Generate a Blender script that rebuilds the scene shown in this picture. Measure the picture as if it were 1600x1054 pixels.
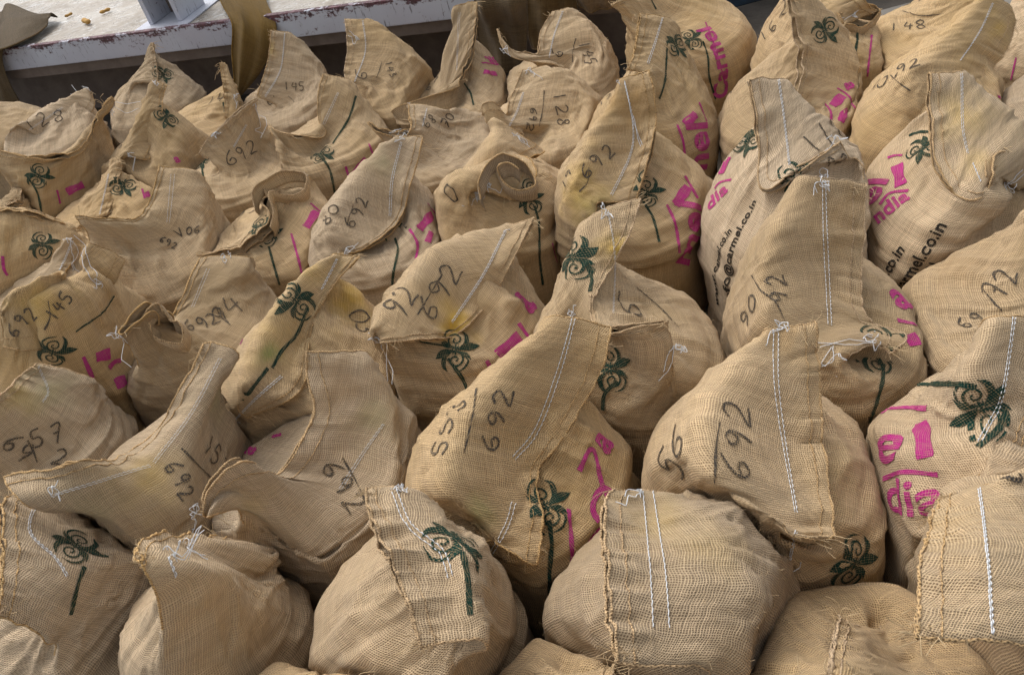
import bpy, bmesh, math, random
import numpy as np
from mathutils import Vector, Matrix
from mathutils.bvhtree import BVHTree
for o in list(bpy.data.objects): bpy.data.objects.remove(o)
scn = bpy.context.scene
COL = scn.collection
# ------------------------------------------------------------------ camera
F = 1250.0; PITCH = math.radians(38); ROLL = math.radians(15); CAMZ = 1.80
CAM = np.array([0.0, 0.0, CAMZ])
_r0 = np.array([1.0, 0, 0]); _u0 = np.array([0, math.sin(PITCH), math.cos(PITCH)])
FW = np.array([0, math.cos(PITCH), -math.sin(PITCH)])
RT = math.cos(ROLL)*_r0 - math.sin(ROLL)*_u0
UP = math.sin(ROLL)*_r0 + math.cos(ROLL)*_u0
cd = bpy.data.cameras.new('camera'); cam = bpy.data.objects.new('camera', cd); COL.objects.link(cam)
cd.sensor_fit = 'HORIZONTAL'; cd.sensor_width = 36; cd.lens = 36*F/1600
cd.shift_y = -77/1600; cd.clip_start = .05; cd.clip_end = 200
cam.matrix_world = Matrix(((RT[0], UP[0], -FW[0], CAM[0]), (RT[1], UP[1], -FW[1], CAM[1]), (RT[2], UP[2], -FW[2], CAM[2]), (0, 0, 0, 1)))
scn.camera = cam
# ------------------------------------------------------------------ sky, sun, exposure
SUN_EL, SUN_AZ = math.radians(58), math.radians(-35)      # azimuth from +Y towards +X
w = bpy.data.worlds.new("World"); scn.world = w; w.use_nodes = True
nt = w.node_tree; bg = nt.nodes['Background']
sk = nt.nodes.new('ShaderNodeTexSky'); sk.sky_type = 'NISHITA'; sk.sun_disc = False
sk.sun_elevation = SUN_EL; sk.sun_rotation = SUN_AZ; sk.dust_density = 4; sk.air_density = 1; sk.ozone_density = .3
hs = nt.nodes.new('ShaderNodeHueSaturation'); hs.inputs['Saturation'].default_value = .25   # overcast: grey sky
nt.links.new(sk.outputs[0], hs.inputs['Color']); nt.links.new(hs.outputs[0], bg.inputs[0])
bg.inputs[1].default_value = .145
sd = bpy.data.lights.new('sun', 'SUN'); sd.energy = .8; sd.angle = math.radians(38); sd.color = (1, .97, .92)
so = bpy.data.objects.new('sun', sd); COL.objects.link(so)
sdir = Vector((math.sin(SUN_AZ)*math.cos(SUN_EL), math.cos(SUN_AZ)*math.cos(SUN_EL), math.sin(SUN_EL)))
so.rotation_euler = sdir.to_track_quat('Z', 'Y').to_euler(); so.location = (0, 0, 6)
scn.view_settings.view_transform = 'Standard'; scn.view_settings.look = 'None'
scn.view_settings.exposure = 0.56; scn.view_settings.gamma = 1
scn.cycles.max_bounces = 5; scn.cycles.diffuse_bounces = 3
# ------------------------------------------------------------------ helpers
def ray(px, py):
    d = FW*F + (px-800)*RT - (py-450)*UP
    return d/np.linalg.norm(d)
def at_z(px, py, z):
    d = ray(px, py); t = (z-CAM[2])/d[2]; return CAM + d*t
def at_y(px, py, y):
    d = ray(px, py); t = (y-CAM[1])/d[1]; return CAM + d*t
def pix(p):
    q = np.asarray(p) - CAM; z = q@FW
    return 800 + F*(q@RT)/z, 450 - F*(q@UP)/z
def norm(a): return a/(np.linalg.norm(a, axis=-1, keepdims=True)+1e-9)
def sm(x): x = np.clip(x, 0, 1); return x*x*(3-2*x)
def resample(pts, s):
    """smooth curve through pts (n,3) sampled at s in 0..1 by arc length"""
    P = np.asarray(pts, float); n = len(P)
    Q = np.vstack([2*P[0]-P[1], P, 2*P[-1]-P[-2]])
    T = np.linspace(0, n-1, 160); i = np.minimum(T.astype(int), n-2); t = (T-i)[:, None]
    a, b, c, d = Q[i], Q[i+1], Q[i+2], Q[i+3]
    C = .5*((2*b)+(-a+c)*t+(2*a-5*b+4*c-d)*t*t+(-a+3*b-3*c+d)*t**3)
    L = np.concatenate([[0], np.cumsum(np.linalg.norm(np.diff(C, axis=0), axis=1))]); L /= L[-1]
    return np.stack([np.interp(s, L, C[:, k]) for k in range(P.shape[1])], -1)
def mesh_obj(name, V, Fc, mats, parent=None, midx=None, smooth=True, loc=None, uv=None):
    me = bpy.data.meshes.new(name); V = np.asarray(V, float)
    if loc is not None: V = V - np.asarray(loc)
    if isinstance(Fc, np.ndarray):
        k = Fc.shape[1]; nF = len(Fc)
        me.vertices.add(len(V)); me.vertices.foreach_set('co', V.ravel().astype(np.float32))
        me.loops.add(nF*k); me.loops.foreach_set('vertex_index', Fc.ravel().astype(np.int32))
        me.polygons.add(nF); me.polygons.foreach_set('loop_start', np.arange(0, nF*k, k, dtype=np.int32))
        me.polygons.foreach_set('loop_total', np.full(nF, k, dtype=np.int32))
    else: me.from_pydata([tuple(v) for v in V], [], Fc)
    for m in mats: me.materials.append(m)
    if midx is not None: me.polygons.foreach_set('material_index', np.asarray(midx, dtype=np.int32))
    if uv is not None:
        l = me.uv_layers.new(name='UVMap'); vi = np.zeros(len(me.loops), dtype=np.int32); me.loops.foreach_get('vertex_index', vi)
        l.data.foreach_set('uv', np.asarray(uv, np.float32)[vi].ravel())
    me.update(calc_edges=True); me.validate(clean_customdata=False)
    if smooth: me.polygons.foreach_set('use_smooth', np.ones(len(me.polygons), dtype=bool))
    o = bpy.data.objects.new(name, me); COL.objects.link(o)
    if parent: o.parent = parent
    return o
def tubes(paths, radii, nseg=6):
    """list of (n,3) paths -> verts, quads"""
    Vs, Fs, off = [], [], 0
    for P, r in zip(paths, radii):
        P = np.asarray(P); n = len(P)
        if n < 2: continue
        r = np.broadcast_to(np.asarray(r, float), (n,))
        T = norm(np.gradient(P, axis=0)); ref = np.tile([0.13, .21, .97], (n, 1))
        A = norm(np.cross(T, ref)); B = np.cross(T, A)
        a = np.arange(nseg)*2*np.pi/nseg
        ring = P[:, None] + r[:, None, None]*(np.cos(a)[None, :, None]*A[:, None] + np.sin(a)[None, :, None]*B[:, None])
        Vs.append(ring.reshape(-1, 3)); i, j = np.meshgrid(np.arange(n-1), np.arange(nseg), indexing='ij'); i = i.ravel(); j = j.ravel(); k = (j+1) % nseg
        Fs.append(np.stack([off+i*nseg+j, off+i*nseg+k, off+(i+1)*nseg+k, off+(i+1)*nseg+j], 1)); off += n*nseg
    if not Vs: return np.zeros((0, 3)), np.zeros((0, 4), int)
    return np.vstack(Vs), np.vstack(Fs)
def join(parts):
    V, Fc, off = [], [], 0
    for v, f in parts:
        V.append(v); Fc.append(f+off); off += len(v)
    return np.vstack(V), np.vstack(Fc)
# ------------------------------------------------------------------ materials
class NT:
    def __init__(s, name, rough=.9, spec=.15):
        s.m = bpy.data.materials.new(name); s.m.use_nodes = True; s.t = s.m.node_tree
        s.b = s.t.nodes['Principled BSDF']; s.b.inputs['Roughness'].default_value = rough
        s.b.inputs['Specular IOR Level'].default_value = spec
    def n(s, typ, **k):
        x = s.t.nodes.new('ShaderNode'+typ)
        for a, v in k.items():
            if hasattr(x, a): setattr(x, a, v)
            else: x.inputs[a.replace('_', ' ')].default_value = v
        return x
    def l(s, a, b): s.t.links.new(a, b)
    def math(s, op, a, b=None, clamp=False):
        x = s.t.nodes.new('ShaderNodeMath'); x.operation = op; x.use_clamp = clamp
        for i, q in enumerate((a, b)):
            if q is None: continue
            if isinstance(q, (int, float)): x.inputs[i].default_value = q
            else: s.l(q, x.inputs[i])
        return x.outputs[0]
    def mix(s, f, a, b, mode='MIX'):
        x = s.t.nodes.new('ShaderNodeMix'); x.data_type = 'RGBA'; x.blend_type = mode
        for i, q in ((0, f), (6, a), (7, b)):
            if isinstance(q, (int, float)): x.inputs[i].default_value = q
            elif isinstance(q, tuple): x.inputs[i].default_value = (*q, 1)
            else: s.l(q, x.inputs[i])
        return x.outputs[2]
    def ramp(s, fac, stops):
        x = s.t.nodes.new('ShaderNodeValToRGB'); s.l(fac, x.inputs[0]); e = x.color_ramp.elements
        while len(e) < len(stops): e.new(.5)
        for q, (p, c) in zip(e, stops):
            q.position = p; q.color = (*c, 1) if isinstance(c, tuple) else (c, c, c, 1)
        return x.outputs[0]
    def noise(s, vec, scale, detail=3, rough=.5, dist=0):
        x = s.n('TexNoise'); x.inputs['Scale'].default_value = scale; x.inputs['Detail'].default_value = detail
        x.inputs['Roughness'].default_value = rough; x.inputs['Distortion'].default_value = dist
        if vec is not None: s.l(vec, x.inputs['Vector'])
        return x.outputs[0]
    def map(s, vec, sc):
        x = s.n('Mapping'); x.inputs['Scale'].default_value = sc; s.l(vec, x.inputs[0]); return x.outputs[0]
PITCHW = .0045        # thread spacing in metres
def weave(g):
    """plain weave from the cloth's own UV (metres): returns height 0..1, hole mask"""
    uv = g.n('UVMap').outputs[0]
    nz = g.n('TexNoise'); nz.inputs['Scale'].default_value = 9; nz.inputs['Detail'].default_value = 2; g.l(uv, nz.inputs[0])
    wob = g.n('VectorMath'); wob.operation = 'MULTIPLY_ADD'; g.l(nz.outputs[1], wob.inputs[0]); wob.inputs[1].default_value = (.02, .02, 0); g.l(uv, wob.inputs[2])
    n2 = g.n('TexNoise'); n2.inputs['Scale'].default_value = 75; n2.inputs['Detail'].default_value = 2; g.l(uv, n2.inputs[0])
    wo2 = g.n('VectorMath'); wo2.operation = 'MULTIPLY_ADD'; g.l(n2.outputs[1], wo2.inputs[0]); wo2.inputs[1].default_value = (.0042, .0042, 0); g.l(wob.outputs[0], wo2.inputs[2])
    sp = g.n('SeparateXYZ'); g.l(wo2.outputs[0], sp.inputs[0]); U, V = sp.outputs[0], sp.outputs[1]
    k = 2*math.pi/PITCHW
    def yarn(A, B, other):
        """one set of threads: each has its own thickness, with slubs along it"""
        idn = g.math('FLOOR', g.math('ADD', g.math('DIVIDE', A, PITCHW), .25))
        wn = g.n('TexWhiteNoise'); wn.noise_dimensions = '1D'; g.l(idn, wn.inputs['W'])
        cb = g.n('CombineXYZ'); g.l(g.math('MULTIPLY', idn, 7.7), cb.inputs[0]); g.l(g.math('MULTIPLY', B, 26.), cb.inputs[1])
        sl = g.noise(cb.outputs[0], 1, 3, .6)
        w_ = g.math('ADD', g.math('MULTIPLY', wn.outputs['Value'], .55), g.math('MULTIPLY', sl, .95))
        s_ = g.math('ADD', g.math('MULTIPLY', g.math('SINE', g.math('MULTIPLY', A, k)), .5), .5)
        return g.math('MULTIPLY', s_, g.math('ADD', g.math('MULTIPLY', w_, .95), .28)), w_
    su, nu = yarn(U, V, 0); sv, nv = yarn(V, U, 1)
    h = g.math('MAXIMUM', su, sv)
    both = g.math('ADD', g.math('MULTIPLY', su, .5), g.math('MULTIPLY', sv, .5))
    return uv, h, both, nu, nv
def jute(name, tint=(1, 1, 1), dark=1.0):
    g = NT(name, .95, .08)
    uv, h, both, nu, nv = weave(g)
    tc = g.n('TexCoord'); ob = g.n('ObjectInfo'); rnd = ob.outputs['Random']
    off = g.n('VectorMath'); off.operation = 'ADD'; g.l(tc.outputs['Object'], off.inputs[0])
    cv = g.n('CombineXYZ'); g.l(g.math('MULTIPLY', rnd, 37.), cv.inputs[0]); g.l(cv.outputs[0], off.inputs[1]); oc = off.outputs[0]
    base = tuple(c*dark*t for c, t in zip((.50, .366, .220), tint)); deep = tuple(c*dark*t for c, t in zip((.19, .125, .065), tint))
    col = g.mix(g.ramp(h, [(.22, 0.), (.72, 1.)]), deep, base)
    col = g.mix(g.ramp(both, [(.2, 0.), (.95, .7)]), col, tuple(min(1, c*1.28) for c in base))
    # uneven yarn colour, long along the threads
    st = g.math('ADD', g.noise(g.map(uv, (160, 7, 1)), 1, 2), g.noise(g.map(uv, (7, 160, 1)), 1, 2))
    col = g.mix(.55, col, g.ramp(g.math('MULTIPLY', st, .5), [(.36, .66), (.64, 1.22)]), 'MULTIPLY')
    pat = g.noise(oc, 3.3, 3, .6)
    col = g.mix(g.ramp(pat, [(.46, 0.), (.70, .5)]), col, tuple(a*b*dark for a, b in zip((.42, .29, .14), tint)))
    pat2 = g.noise(oc, 5.1, 4, .65)
    col = g.mix(g.ramp(pat2, [(.52, 0.), (.72, .28)]), col, tuple(a*b*dark for a, b in zip((.27, .215, .14), tint)))
    fl = g.noise(g.map(uv, (260, 260, 1)), 1, 2)
    col = g.mix(g.ramp(fl, [(.70, 0.), (.76, .55)]), col, (.12, .075, .04))      # bark specks
    for nm, c in (('stain_yellow', (.62, .40, .06)), ('stain_green', (.22, .27, .08)), ('stain_brown', (.34, .19, .06))):
        a = g.n('Attribute'); a.attribute_name = nm
        col = g.mix(g.math('MULTIPLY', a.outputs['Fac'], g.math('ADD', .35, g.noise(g.map(uv, (30, 30, 1)), 1, 4)), True), col, c)
    hsv = g.n('HueSaturation'); g.l(col, hsv.inputs['Color'])
    g.l(g.math('ADD', .84, g.math('MULTIPLY', rnd, .28)), hsv.inputs['Value'])
    g.l(g.math('ADD', .86, g.math('MULTIPLY', g.math('FRACT', g.math('MULTIPLY', rnd, 7.3)), .26)), hsv.inputs['Saturation'])
    g.l(hsv.outputs[0], g.b.inputs['Base Color'])
    crease = g.noise(g.map(uv, (9, 15, 1)), 1, 4, .6, .6)
    hh = g.math('ADD', g.math('MULTIPLY', h, .0013), g.math('MULTIPLY', crease, .008))
    bp = g.n('Bump'); bp.inputs['Strength'].default_value = .9; bp.inputs['Distance'].default_value = 1.0
    g.l(hh, bp.inputs['Height']); g.l(bp.outputs[0], g.b.inputs['Normal'])
    g.b.inputs['Sheen Weight'].default_value = .10; g.b.inputs['Sheen Roughness'].default_value = .6
    return g.m
def ink(name, c, gap=.5, base=(.40, .28, .15)):
    g = NT(name, .9, .1); uv, h, both, nu, nv = weave(g)
    wear = g.noise(g.map(uv, (60, 60, 1)), 1, 5, .7)
    col = g.mix(g.ramp(g.math('MULTIPLY', g.math('ADD', both, wear), .5), [(.50, 0.), (.78, gap)]), c, base)
    col = g.mix(g.ramp(h, [(.1, .6), (.5, 0.)]), col, tuple(x*.35 for x in c))
    g.l(col, g.b.inputs['Base Color'])
    bp = g.n('Bump'); bp.inputs['Strength'].default_value = .9; bp.inputs['Distance'].default_value = 1; g.l(g.math('MULTIPLY', h, .0013), bp.inputs['Height']); g.l(bp.outputs[0], g.b.inputs['Normal'])
    return g.m
M_J = jute('jute'); M_HEM = jute('jute_hem', (1.0, .93, .82))
M_GREEN = ink('green_print', (.009, .040, .030), .6); M_MAG = ink('magenta_print', (.45, .035, .21), .7)
M_BLACK = ink('black_print', (.018, .018, .018), .4); M_PEN = ink('marker', (.075, .065, .055), .95)
g = NT('white_thread', .6, .3); g.b.inputs['Base Color'].default_value = (.64, .65, .66, 1); M_WHITE = g.m
g = NT('jute_fibre', .8, .2); g.b.inputs['Base Color'].default_value = (.52, .38, .22, 1); M_FIB = g.m
SACKMATS = [M_J, M_GREEN, M_MAG, M_BLACK, M_PEN]
VERB = False
SACKS = []
def S(id, c, L0, L1, label, **k):
    SACKS.append(dict(id=id, c=c, L0=L0, L1=L1, label=label, **k))
# each sack: pixel of its belly centre, then the closing stitch line and the hem line of its mouth (pixel x, y, depth from the centre in m)
S('A1', (812,752), [(755,887,-.27),(792,825,-.2),(803,760,-.12),(812,705,-.05),(858,610,.03),(880,550,.08),(894,495,.13)],
  [(838,892,-.28),(843,810,-.18),(833,742,-.09),(880,675,-.02),(925,600,.05),(950,548,.09),(956,503,.13)],
  'sack marked 553 over 692 in front of the middle, long stitched fold on it', near=1, kA=.6,
  LA=[(745,886,-.27),(705,830,-.22),(692,740,-.14),(712,650,-.04),(770,572,.04),(830,522,.09),(862,493,.13)],
  d=[('h','553',694,702,730,622,.95),('p',.005,[(745,607),(738,650),(724,708)]),('h','692',778,698,797,614,.95),
     ('f',853,790,905,758),('g',.007,[(858,812),(862,850),(858,900),(860,960)]),('m',.009,[(888,795),(893,850),(893,900),(893,960)]),
     ('m',.010,[(905,735),(925,700),(940,755),(955,790)]),('m',.013,[(958,772),(944,762),(930,776),(926,798),(936,814)]),('m',.014,[(955,830),(938,826),(920,846),(914,872)]),('m',.014,[(940,858),(926,884),(918,905)]),('t','a','m',948,712,957,692,.032),
     ('w',[(896,494),(872,580),(838,672),(803,716)]),('w',[(803,785),(790,826),(757,885)]),('k',752,890,.02,-20,20)], st=[('g',750,800,.03,.4)])
S('A2', (1195,765), [(1222,890,-.28),(1240,800,-.17),(1222,700,-.05),(1211,600,.04),(1213,515,.13)],
  [(1315,897,-.3),(1293,810,-.18),(1280,700,-.05),(1275,600,.05),(1273,500,.13)],
  'large tan sack marked 56 over 692, its closed mouth standing as a straight upright ridge', near=1, kA=1.2,
  LA=[(1190,890,-.28),(1120,800,-.18),(1085,690,-.08),(1105,605,.03),(1155,552,.09),(1203,516,.13)],
  d=[('h','56',1075,752,1100,685,1.2),('p',.005,[(1124,660),(1118,700),(1117,755)]),('h','692',1170,742,1172,640,1.1),
     ('w',[(1212,515),(1212,600),(1225,700),(1243,800)]),('w',[(1243,830),(1232,880)],.002),('f',1335,880,1380,865),('f',1285,585,1300,610),
     ('k',1228,885,.03,-30,10),('k',1225,515,.012,-45,40)], st=[('b',1222,520,.04,.4),('y',1075,800,.04,.3)])
S('A3', (478,765), [(325,800,-.24),(352,768,-.2),(430,775,-.16),(500,765,-.1),(545,715,-.02),(570,655,.04),(560,590,.09),(532,546,.13)],
  [(312,830,-.25),(330,760,-.2),(372,718,-.17),(430,750,-.12),(470,690,-.02),(494,642,.04),(482,600,.09),(481,546,.13)],
  'wide sack marked 692 with seam ridge leaning left and a pink letter beyond it', near=1, mirror=1, kA=1.2, r=.285,
  LA=[(335,842,-.26),(400,865,-.24),(490,850,-.2),(590,780,-.1),(622,690,0),(602,610,.08),(563,547,.13)],
  d=[('h','692',503,738,545,800,1.1),('p',.005,[(535,715),(555,750),(575,790)]),('t','a','m',392,712,402,700,.032),
     ('w',[(600,662),(565,712),(531,765)],.002,.7),('m',.008,[(425,682),(440,678)])],
  st=[('b',530,600,.06,.5),('y',390,790,.035,.3),('g',585,650,.04,.3)])
S('A4', (250,790), [(32,778,-.2),(85,772,-.2),(154,751,-.15),(232,727,-.08),(297,649,.0),(330,585,.08),(352,538,.14)],
  [(2,745,-.14),(60,738,-.15),(120,722,-.14),(185,722,-.06),(245,675,.02),(290,600,.08),(322,535,.14)],
  'wide sack marked 157 over 692 at left with mouth folded down towards the left edge', near=1, mirror=1, kA=1.2, r=.28,
  LA=[(60,805,-.2),(150,835,-.2),(250,825,-.17),(340,745,-.08),(385,655,.02),(389,595,.08),(386,543,.13)],
  d=[('h','692',258,735,285,782,1.1),('p',.005,[(284,700),(305,722),(328,745)]),('h','157',318,702,345,750,1.2),
     ('m',.012,[(222,622),(200,648),(185,662)]),('m',.008,[(168,672),(185,676)]),('g',.012,[(248,622),(262,618),(275,608)]),('m',.006,[(140,700),(155,692)]),('w',[(345,560),(297,649),(240,722)],.0025,.6),
     ('w',[(235,727),(154,751),(85,772)],.002,.6),('k',305,800,.02,-5,50),('k',80,774,.02)],
  st=[('y',235,745,.05,.45),('g',340,620,.05,.3),('g',150,800,.05,.2)])
S('N1', (112,935), [(50,985,-.2),(75,900,-.12),(62,840,-.04),(60,800,.04),(72,777,.08)],
  [(-5,960,-.2),(5,870,-.1),(3,800,.0),(8,780,.05),(30,772,.08)],
  'sack at the bottom left corner with dark green scroll emblem and white knotted thread', near=1, kA=.6,
  d=[('f',118,852,182,893),('g',.007,[(132,885),(122,910),(110,960)]),('w',[(75,778),(50,800),(48,835),(85,870),(105,900)],.003),('k',66,778,.02)])
S('N2', (325,985), [(230,900,-.15),(262,868,-.1),(300,862,.0),(350,850,.05),(395,850,.1)],
  [(222,880,-.14),(218,850,-.08),(265,845,0),(300,845,.05),(340,842,.1)],
  'sack at the bottom edge below the 692 sacks, only its low rounded shoulder showing', near=1, r=.19, kA=.8,
  d=[('k',270,868,.02,30,-30),('w',[(262,870),(275,900)],.002),('k',290,855,.02,20,30)])
S('N3', (640,1008), [(735,1000,-.2),(705,900,-.1),(655,830,-.02),(622,785,.04),(620,760,.08)],
  [(660,1010,-.2),(620,900,-.1),(590,830,-.02),(576,790,.04),(574,762,.08)],
  'front sack under the 553 sack, flap corner at upper left and two white threads', near=1, r=.22, kA=.9,
  LA=[(760,1000,-.2),(715,900,-.1),(692,845,-.02),(672,800,.04),(650,768,.08)],
  d=[('f',714,842,748,888),('g',.007,[(722,862),(730,900),(735,960)]),('w',[(616,768),(640,820),(690,860),(706,900)],.004),('k',616,764,.008),('k',629,760,.008)])
S('N4', (1062,985), [(1050,1040,-.2),(1040,900,-.08),(1022,820,.03),(1010,764,.1)],
  [(965,1040,-.2),(950,920,-.1),(945,840,.0),(945,785,.07),(968,770,.1)],
  'front sack with pale square folded top and two thin white stitch lines', near=1, kA=1.0,
  LA=[(1100,1040,-.2),(1145,925,-.1),(1112,835,0),(1075,792,.06),(1042,772,.1)],
  d=[('w',[(1004,768),(1010,830),(1016,900),(1020,980)],.0001,.9),('w',[(1020,768),(1030,830),(1040,900),(1045,980)],.0001,.9),('k',1000,764,.006,-35,18)],
  st=[('y',1040,810,.05,.3),('y',1120,850,.05,.25)])
S('R1', (1565,745), [(1530,870,-.22),(1545,745,-.12),(1560,650,0),(1572,580,.05),(1588,490,.12)],
  [(1505,900,-.22),(1500,790,-.14),(1550,722,-.06),(1605,655,0),(1650,600,.05),(1660,500,.12)],
  'sack at the right edge with big pink letters el above dia and green scroll emblem', near=1, kA=.7,
  d=[('f',1533,636,1487,664),('g',.008,[(1405,604),(1450,600),(1500,600),(1525,605)]),('g',.008,[(1572,640),(1560,670),(1528,698)]),
     ('m',.011,[(1372,648),(1395,638),(1448,637)]),('m',.030,[(1440,660),(1446,715)]),('t','e','m',1374,724,1412,722,.02,.62),('m',.009,[(1380,748),(1412,737),(1466,741)]),
     ('t','dia','m',1390,795,1484,800,.02,.75),('w',[(1585,492),(1563,620),(1530,690)],.003)], st=[('b',1530,740,.08,.2)])
S('R2', (1690,945), [(1552,1000,-.2),(1545,900,-.12),(1537,830,-.04),(1530,760,.06)],
  [(1430,1000,-.2),(1440,900,-.1),(1455,840,-.02),(1475,780,.08)],
  'sack at the bottom right corner with one bold white stitch line and double hem', near=1, kA=.8,
  d=[('w',[(1530,764),(1538,830),(1545,900),(1550,990)],.0012,1.0),('h','0',1588,760,1600,742,1.3)])
S('X1', (1345,1120), [(1340,1080,-.15),(1345,1020,0),(1350,980,.1)], [(1300,1080,-.15),(1305,1010,0),(1312,970,.1)],
  'plain frontmost sack right of the sack with the pale square folded top', near=1)
S('X2', (520,1230), [(500,1180,-.15),(520,1100,0),(535,1050,.1)], [(560,1180,-.15),(575,1100,0),(580,1045,.1)],
  'plain frontmost sack left of the bottom centre', near=1)
S('X3', (905,1240), [(880,1200,-.15),(900,1110,0),(915,1050,.1)], [(940,1200,-.15),(955,1100,0),(960,1040,.1)],
  'plain frontmost sack just right of the bottom centre', near=1)
S('B1', (500,588), [(366,655,-.2),(405,617,-.18),(442,585,-.12),(464,540,-.04),(490,480,.04),(508,448,.08),(535,400,.14)],
  [(380,668,-.22),(432,640,-.2),(472,605,-.14),(480,555,-.06),(487,500,.02),(515,450,.08),(564,398,.14)],
  'yellowed sack with spread green scroll emblem and bright green smudge, left of centre', near=1, mirror=1, kA=.4, LA=[(378,636,-.2),(385,600,-.17),(396,556,-.1),(410,505,-.02),(438,448,.05),(478,414,.1),(520,400,.13)],
  d=[('f',462,470,422,496),('g',.007,[(480,480),(465,520),(440,548),(425,575)]),('g',.007,[(418,575),(395,605),(380,625)]),('m',.006,[(403,492),(385,520),(376,538)]),
     ('h','03',545,488,553,530,1.0),('w',[(440,588),(400,622),(368,655)],.002),('w',[(526,404),(502,452)],.002),('k',368,655,.015),],
  st=[('y',430,520,.08,.2),('g',423,553,.02,.9),('y',548,470,.06,.6),('y',480,420,.05,.3)])
S('C1', (722,522), [(590,520,-.18),(640,510,-.17),(706,500,-.11),(748,435,-.03),(780,390,.04),(803,352,.1)],
  [(592,535,-.2),(648,530,-.19),(712,522,-.14),(765,465,-.05),(803,400,.02),(836,338,.1)],
  'sack marked 92 over 692 with mustard stain, flap folded down over its front', near=1, kA=.9,
  LA=[(584,516,-.18),(605,480,-.12),(640,425,-.04),(685,382,.04),(735,366,.09),(795,352,.11)],
  d=[('h','92',625,497,660,462,1.2),('p',.005,[(690,430),(670,462),(652,492)]),('h','692',680,495,722,428,1.0),
     ('f',712,546,752,538),('g',.007,[(700,560),(722,590),(730,610)]),('m',.030,[(778,555),(812,525)]),('m',.011,[(760,563),(768,578)]),('m',.011,[(810,505),(835,540)]),('t','a','m',826,492,838,478,.032),
     ('w',[(790,362),(755,430),(706,503)],.002),('k',795,360,.015),('k',588,525,.014,20,65),('g',.004,[(655,533),(675,537),(700,540)])],
  st=[('y',712,508,.035,.95),('y',700,485,.03,.4)])
S('C2', (982,560), [(1050,535,-.2),(1000,530,-.19),(950,508,-.12),(925,470,-.04),(930,420,.03),(945,370,.08),(955,322,.15)],
  [(1045,502,-.18),(985,510,-.18),(938,515,-.12),(925,470,-.04),(948,425,.03),(978,370,.08),(1003,308,.16)],
  'sack marked 01, green scroll emblem on its tall peaked flap left of a yellow hem', near=1, kA=1.1,
  d=[('f',896,402,868,432),('g',.007,[(915,410),(925,435),(923,455)]),('f',955,575,1005,552),('g',.007,[(965,595),(945,615),(942,640)]),
     ('h','10',1035,430,1070,455,1.2),('p',.005,[(995,450),(1030,480),(1060,512)]),('h','6',990,500,1008,485,1.1),('w',[(950,330),(960,400),(958,490)],.001,.5),
     ('k',1050,540,.02,-20,55),('k',948,330,.015),('k',895,490,.01,10,-5)], st=[('y',962,390,.03,.8),('y',1050,420,.08,.2)])
S('C3', (1282,510), [(1362,538,-.18),(1330,522,-.15),(1297,508,-.1),(1292,430,0),(1287,350,.07),(1284,276,.14)],
  [(1385,550,-.2),(1415,528,-.17),(1350,505,-.1),(1338,430,0),(1344,360,.07),(1354,284,.14)],
  'sack marked 90 over 692 with straight double stitching and a dark gaping mouth corner', near=1, kA=.7, open=.012,
  LA=[(1330,548,-.19),(1245,545,-.16),(1190,500,-.1),(1178,430,0),(1205,360,.06),(1238,305,.12),(1262,275,.14)],
  d=[('h','90',1165,515,1190,478,1.2),('p',.005,[(1175,430),(1190,455),(1210,470),(1225,500)]),('h','92',1235,470,1225,430,1.2),('w',[(1286,282),(1288,360),(1297,508)],.004),
     ('f',1352,378,1368,392),('t','a','m',1404,482,1426,482,.032),('m',.010,[(1402,500),(1435,508)]),('m',.03,[(1420,522),(1430,540)]),
     ('f',1362,555,1390,545),('g',.007,[(1372,560),(1380,580),(1372,620),(1358,660)]),('k',1362,535,.02,-80,0),('k',1290,570,.04,10,-30),('k',1284,285,.014,-20,15)],
  st=[('b',1320,330,.08,.35)])
S('C4', (1590,485), [(1640,560,-.15),(1650,450,0),(1655,300,.15)], [(1690,560,-.15),(1700,450,0),(1700,300,.15)],
  'plain fronted sack marked 69 over 2 half out of view at the right edge', near=1,
  d=[('h','69',1512,512,1545,500,1.2),('p',.005,[(1533,448),(1550,470),(1565,485)]),('h','72',1572,465,1592,425,1.2)], st=[('b',1500,420,.06,.25)])
S('D1', (320,535), [(200,540,-.2),(222,505,-.18),(262,505,-.12),(298,475,-.02),(320,435,.06),(352,398,.14)],
  [(188,522,-.22),(235,478,-.18),(270,520,-.12),(282,490,-.04),(300,440,.05),(315,402,.14)],
  'sack marked 94 over 692 with a curled brown mouth corner like an open pipe', mirror=1, kA=.9, curl=[([(205,520,-.2),(222,492,-.18),(248,476,-.17),(268,496,-.18),(286,508,-.2),(284,528,-.22),(250,530,-.23),(238,508,-.21)], .05, (0,.3,-1))], open=.02,
  LA=[(205,548,-.2),(300,545,-.12),(380,495,-.02),(402,450,.05),(394,415,.1),(388,399,.14)],
  d=[('h','94',350,505,385,485,1.2),('p',.0045,[(337,478),(345,495),(360,508)]),('h','692',300,515,343,500,1.0),('w',[(325,420),(300,480)],.003,.6),
     ('k',350,397,.02,0,25),('k',190,520,.02,8,45),('f',182,532,190,545)])
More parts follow.
